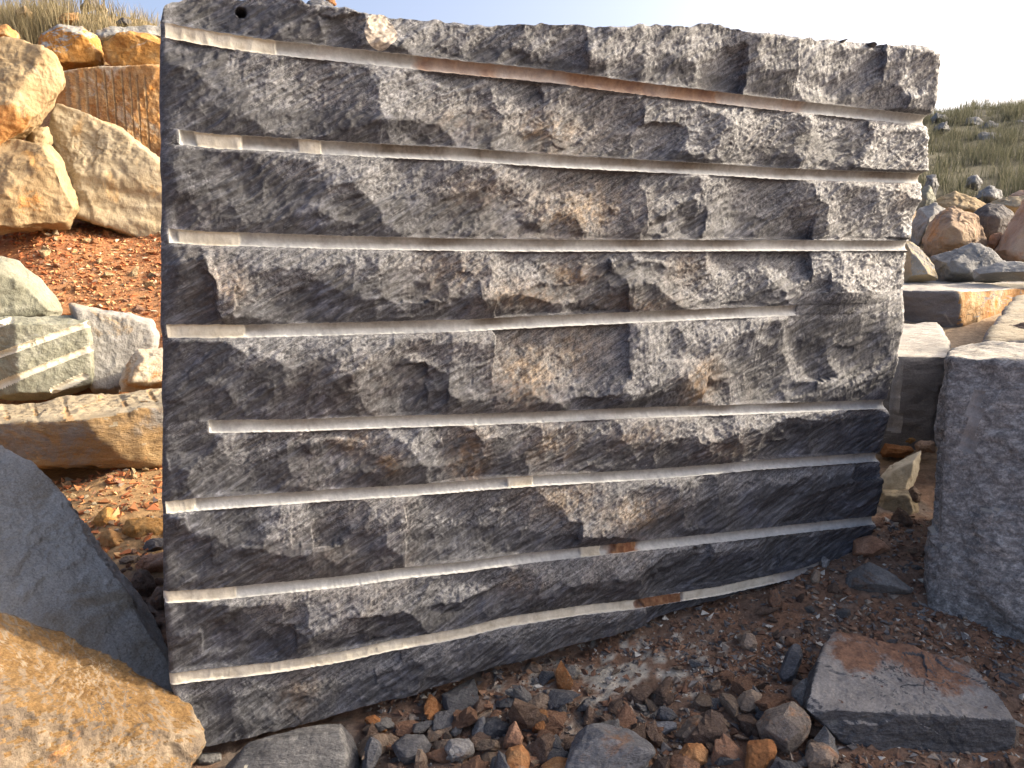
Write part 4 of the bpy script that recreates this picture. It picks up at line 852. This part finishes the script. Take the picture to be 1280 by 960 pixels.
LANDMARKS = [('spotted slate slab', 370, 950), ('dark blue black stone', 514, 938), ('blocky grey stone', 574, 940), ('upright grey brown stone', 600, 908), ('upright orange stone', 645, 952), ('pointed brown stone', 642, 918), ('dark sided rusty stone', 676, 902), ('large blue slate stone', 755, 940),
 ('white powder patch', 765, 850), ('thin slate blade', 826, 912), ('bright orange stone', 866, 943), ('tan grey wedge stone', 866, 910), ('rounded tan stone', 936, 878), ('veined orange stone', 950, 945), ('large crusted stone', 980, 905), ('bottom tan stone', 1025, 945), ('rust stained slab', 1130, 870), ('slate splinter', 988, 828),
 ('pale striped upright stone', 936, 802), ('long brown flat stone', 984, 793), ('rust red upright stone', 968, 752), ('pointed grey rock', 1096, 725), ('brown corner rock', 1088, 685), ('olive round stone', 1018, 722), ('bright cream gap stone', 1124, 592), ('dark pointed gap stone', 1126, 648), ('brown domed shadow stone', 710, 830), ('tan brown shadow stone', 666, 838), ('rust brown gravel under grooves', 840, 800)]
LANDMARKS.pop()
def dfore(px, py):
    d = 0.36 + 0.64*min(1, max(0, (py-830)/80.0))
    if 690 < px < 900 and 800 < py < 885: d *= 0.45
    return d
scatter('rubble_stone', 285, (455, 770, 1060, 985), (18, 62), [('rubble_rust', 3), ('rubble_tan', 2.6), ('rubble_brown', 3), ('rubble_grey', 2.6), ('blue_slate', 1.6), ('rubble_orange', 0.5)], 'in the dirt before the drilled block', '', dfore, seed=3)
scatter('rubble_stone', 60, (880, 690, 1160, 800), (10, 34), [('rubble_rust', 3), ('rubble_tan', 2), ('rubble_brown', 3), ('rubble_grey', 3)], 'on the mound at the right end', '', None, seed=5)
scatter('rubble_stone', 28, (1000, 925, 1280, 1000), (8, 26), [('rubble_tan', 3), ('rubble_brown', 2), ('rubble_grey', 2)], 'below the rust stained slab', '', None, seed=6)
scatter('rubble_stone', 26, (1090, 545, 1165, 690), (5, 16), [('sand_pale', 2), ('rubble_tan', 2), ('rubble_brown', 1)], 'in the sunlit gap beside granite block', '', None, seed=8, y0=2.6)
scatter('slope_stone', 130, (0, 268, 215, 405), (4, 17), [('rubble_orange', 4), ('sand_pale', 1.6), ('tan_rock', 2), ('rubble_rust', 1.2)], 'on the red slope', '', None, seed=9, y0=6.2)
scatter('ledge_stone', 36, (70, 76, 205, 88), (3, 9), [('rubble_orange', 2), ('rubble_rust', 2), ('rubble_grey', 1)], 'on the ledge above the drilled wall', '', None, seed=12, y0=11)
scatter('ground_stone', 34, (75, 588, 205, 665), (3, 14), [('rubble_orange', 2), ('tan_rock', 2), ('sand_pale', 1)], 'on the ochre ground before the layered block', '', None, seed=13, y0=3)
scatter('ground_stone', 24, (150, 690, 210, 790), (6, 20), [('rubble_rust', 2), ('rubble_brown', 2)], 'in shade by the leaning slab', '', None, seed=14, y0=2.4)

# fine gravel nobody could count
def gravel(name, n, boxes, size, mat, label, y0, keep=None):
    r = np.random.default_rng(len(name)); Vs = []; Fs = []; b0 = 0
    T = np.array([(1,0,0),(-.5,.9,0),(-.6,-.8,0),(.2,.1,.8),(.1,0,-.7)]); TF = np.array([(0,1,3),(1,2,3),(2,0,3),(1,0,4),(2,1,4),(0,2,4)])
    for bx, share in boxes:
        m_ = int(n*share); X = r.uniform(bx[0], bx[2], m_); Yy = r.uniform(bx[1], bx[3], m_); Z = ground_z(X, Yy)
        ok = ((X-PA[0])*BN[0] + (Yy-PA[1])*BN[1] > -0.12) | (X < PA[0]-0.02) | (X > PB[0]+0.1)
        pw = PX(765, 850, 2.45); ok &= (((X-pw[0])/0.24)**2 + ((Yy-pw[1])/0.13)**2 > 1) | (r.random(m_) < 0.3)
        for x, y, z in zip(X[ok], Yy[ok], Z[ok]):
            s_ = size[0] + (size[1]-size[0])*r.random()**4; A = T*s_*r.uniform(.6, 1.3, 3) + r.normal(0, .18*s_, (5, 3)); q = r.uniform(0, 6.28)
            A[:, 2] *= 0.55; q2 = r.normal(0, 0.7); Rm = np.array([[cos(q), -sin(q), 0], [sin(q), cos(q), 0], [0, 0, 1]]) @ np.array([[1, 0, 0], [0, cos(q2), -sin(q2)], [0, sin(q2), cos(q2)]]); Vs.append(A @ Rm.T + (x, y, z + .15*s_)); Fs.append(TF + b0); b0 += 5
    me = mesh_np(name, np.concatenate(Vs), np.concatenate(Fs), smooth=False)
    o = link(name, me, mat); tag(o, label, 'gravel', None, 'stuff')
m, n, b = nodes_for('gravel_mix'); v, sv = coords(n, rnd=False)
ge = N(n, "ShaderNodeNewGeometry")
c = ramp(n, ge.outputs["Random Per Island"], [(0.0, (0.15,0.08,0.05)), (0.3, (0.24,0.14,0.085)), (0.5, (0.10,0.092,0.09)), (0.66, (0.27,0.225,0.18)), (0.82, (0.15,0.14,0.135)), (0.93, (0.50,0.47,0.41))], 'CONSTANT')
c = mixc(n, 1.0, c, ramp(n, noise(n, v, 90, 4, 0.7), [(0.3, 0.6), (0.7, 1.4)]), 'MULTIPLY')
n.links.new(c, b.inputs["Base Color"]); b.inputs["Roughness"].default_value = 0.9; MATS['gravel_mix'] = m
m, n, b = nodes_for('red_gravel_mix'); ge = N(n, "ShaderNodeNewGeometry")
c = ramp(n, ge.outputs["Random Per Island"], [(0.0, (0.36,0.12,0.04)), (0.4, (0.44,0.19,0.07)), (0.65, (0.46,0.28,0.13)), (0.85, (0.24,0.12,0.07)), (0.95, (0.52,0.42,0.28))], 'CONSTANT')
n.links.new(c, b.inputs["Base Color"]); b.inputs["Roughness"].default_value = 0.9; MATS['red_gravel_mix'] = m
gravel('fine_gravel', 16000, [((-0.5,1.75,1.9,2.6), .6), ((0.2,2.3,1.9,3.2), .4)], (0.004, 0.021), 'gravel_mix', 'fine brown and grey gravel strewn in front of the drilled block', 1.2)
gravel('red_gravel', 15000, [((-6.5,6.6,-2.5,9.6), .86), ((-3.5,3.5,-1.2,5), .14)], (0.010, 0.045), 'red_gravel_mix', 'red and orange gravel on the slope left of the drilled block', 3)

# ------------------------------------------------------------------ dry grass
def grass_mat(name, a, b_, c_):
    m, n, b = nodes_for(name); ge = N(n, "ShaderNodeNewGeometry")
    c = ramp(n, ge.outputs["Random Per Island"], [(0, a), (0.5, b_), (1, c_)]); n.links.new(c, b.inputs["Base Color"]); b.inputs["Roughness"].default_value = 0.8
    b.inputs["Specular IOR Level"].default_value = 0.2
    t = N(n, "ShaderNodeBsdfTranslucent"); n.links.new(c, t.inputs[0]); mx = N(n, "ShaderNodeMixShader"); mx.inputs[0].default_value = 0.3
    n.links.new(b.outputs[0], mx.inputs[1]); n.links.new(t.outputs[0], mx.inputs[2]); n.links.new(mx.outputs[0], n.nodes["Material Output"].inputs[0]); MATS[name] = m
grass_mat('straw', (0.15,0.125,0.065), (0.25,0.205,0.11), (0.36,0.31,0.20)); grass_mat('hill_grass', (0.075,0.08,0.05), (0.12,0.12,0.075), (0.22,0.205,0.14))
def grass(name, tufts, blades, hgt, wid, mat, label, seed):
    r = np.random.default_rng(seed); Vs = []; Fs = []; b0 = 0
    for x, y, k in tufts:
        nb = max(2, int(blades*k)); bx = x + r.normal(0, .12*k, nb); by = y + r.normal(0, .12*k, nb); bz = ground_z(bx, by) - 0.03
        h = hgt*k*r.uniform(.45, 1.15, nb); th = r.uniform(0, 6.28, nb); ln = r.uniform(.05, .55, nb)*h; ph = r.uniform(0, 6.28, nb); ww = wid*r.uniform(.6, 1.3, nb)
        b_ = np.stack([bx, by, bz], -1); sd_ = np.stack([np.cos(ph), np.sin(ph), 0*ph], -1)*ww[:, None]; le = np.stack([np.cos(th)*ln, np.sin(th)*ln, 0*th], -1)
        up = np.stack([0*h, 0*h, h], -1); mid = b_ + up*.55 + le*.35; tip = b_ + up*.97 + le
        v = np.stack([b_-sd_, b_+sd_, mid+sd_*.7, mid-sd_*.7, tip], 1).reshape(-1, 3); k0 = b0 + 5*np.arange(nb)
        Fs.append(np.stack([k0, k0+1, k0+2], -1)); Fs.append(np.stack([k0, k0+2, k0+3], -1)); Fs.append(np.stack([k0+3, k0+2, k0+4], -1)); Vs.append(v); b0 += 5*nb
    o = link(name, mesh_np(name, np.concatenate(Vs), np.concatenate(Fs), smooth=False), mat); tag(o, label, 'grass', None, 'stuff')
r = random.Random(21); T = []
for q in range(300):
    P = hit(r.uniform(-60, 230), r.uniform(4, 58) if r.random() < .8 else r.uniform(2, 14), 12.6)
    if P is not None: T.append((P[0], P[1], r.uniform(.35, 1.1) if P[0] > -8.4 else r.uniform(.8, 1.9)))
grass('dry_grass', T, 34, 0.42, 0.006, 'straw', 'tall straw coloured dry grass on the upper left crest', 5)
T = []
for q in range(1500):
    x = r.uniform(5, 26); y = r.uniform(12.2, 31)
    if x/y < .5 or x/y > .82: continue
    T.append((x, y, r.uniform(.5, 1.25)))
grass('hill_grass', T, 46, 0.42, 0.007, 'hill_grass', 'rough green brown grass covering the hill at right', 6)
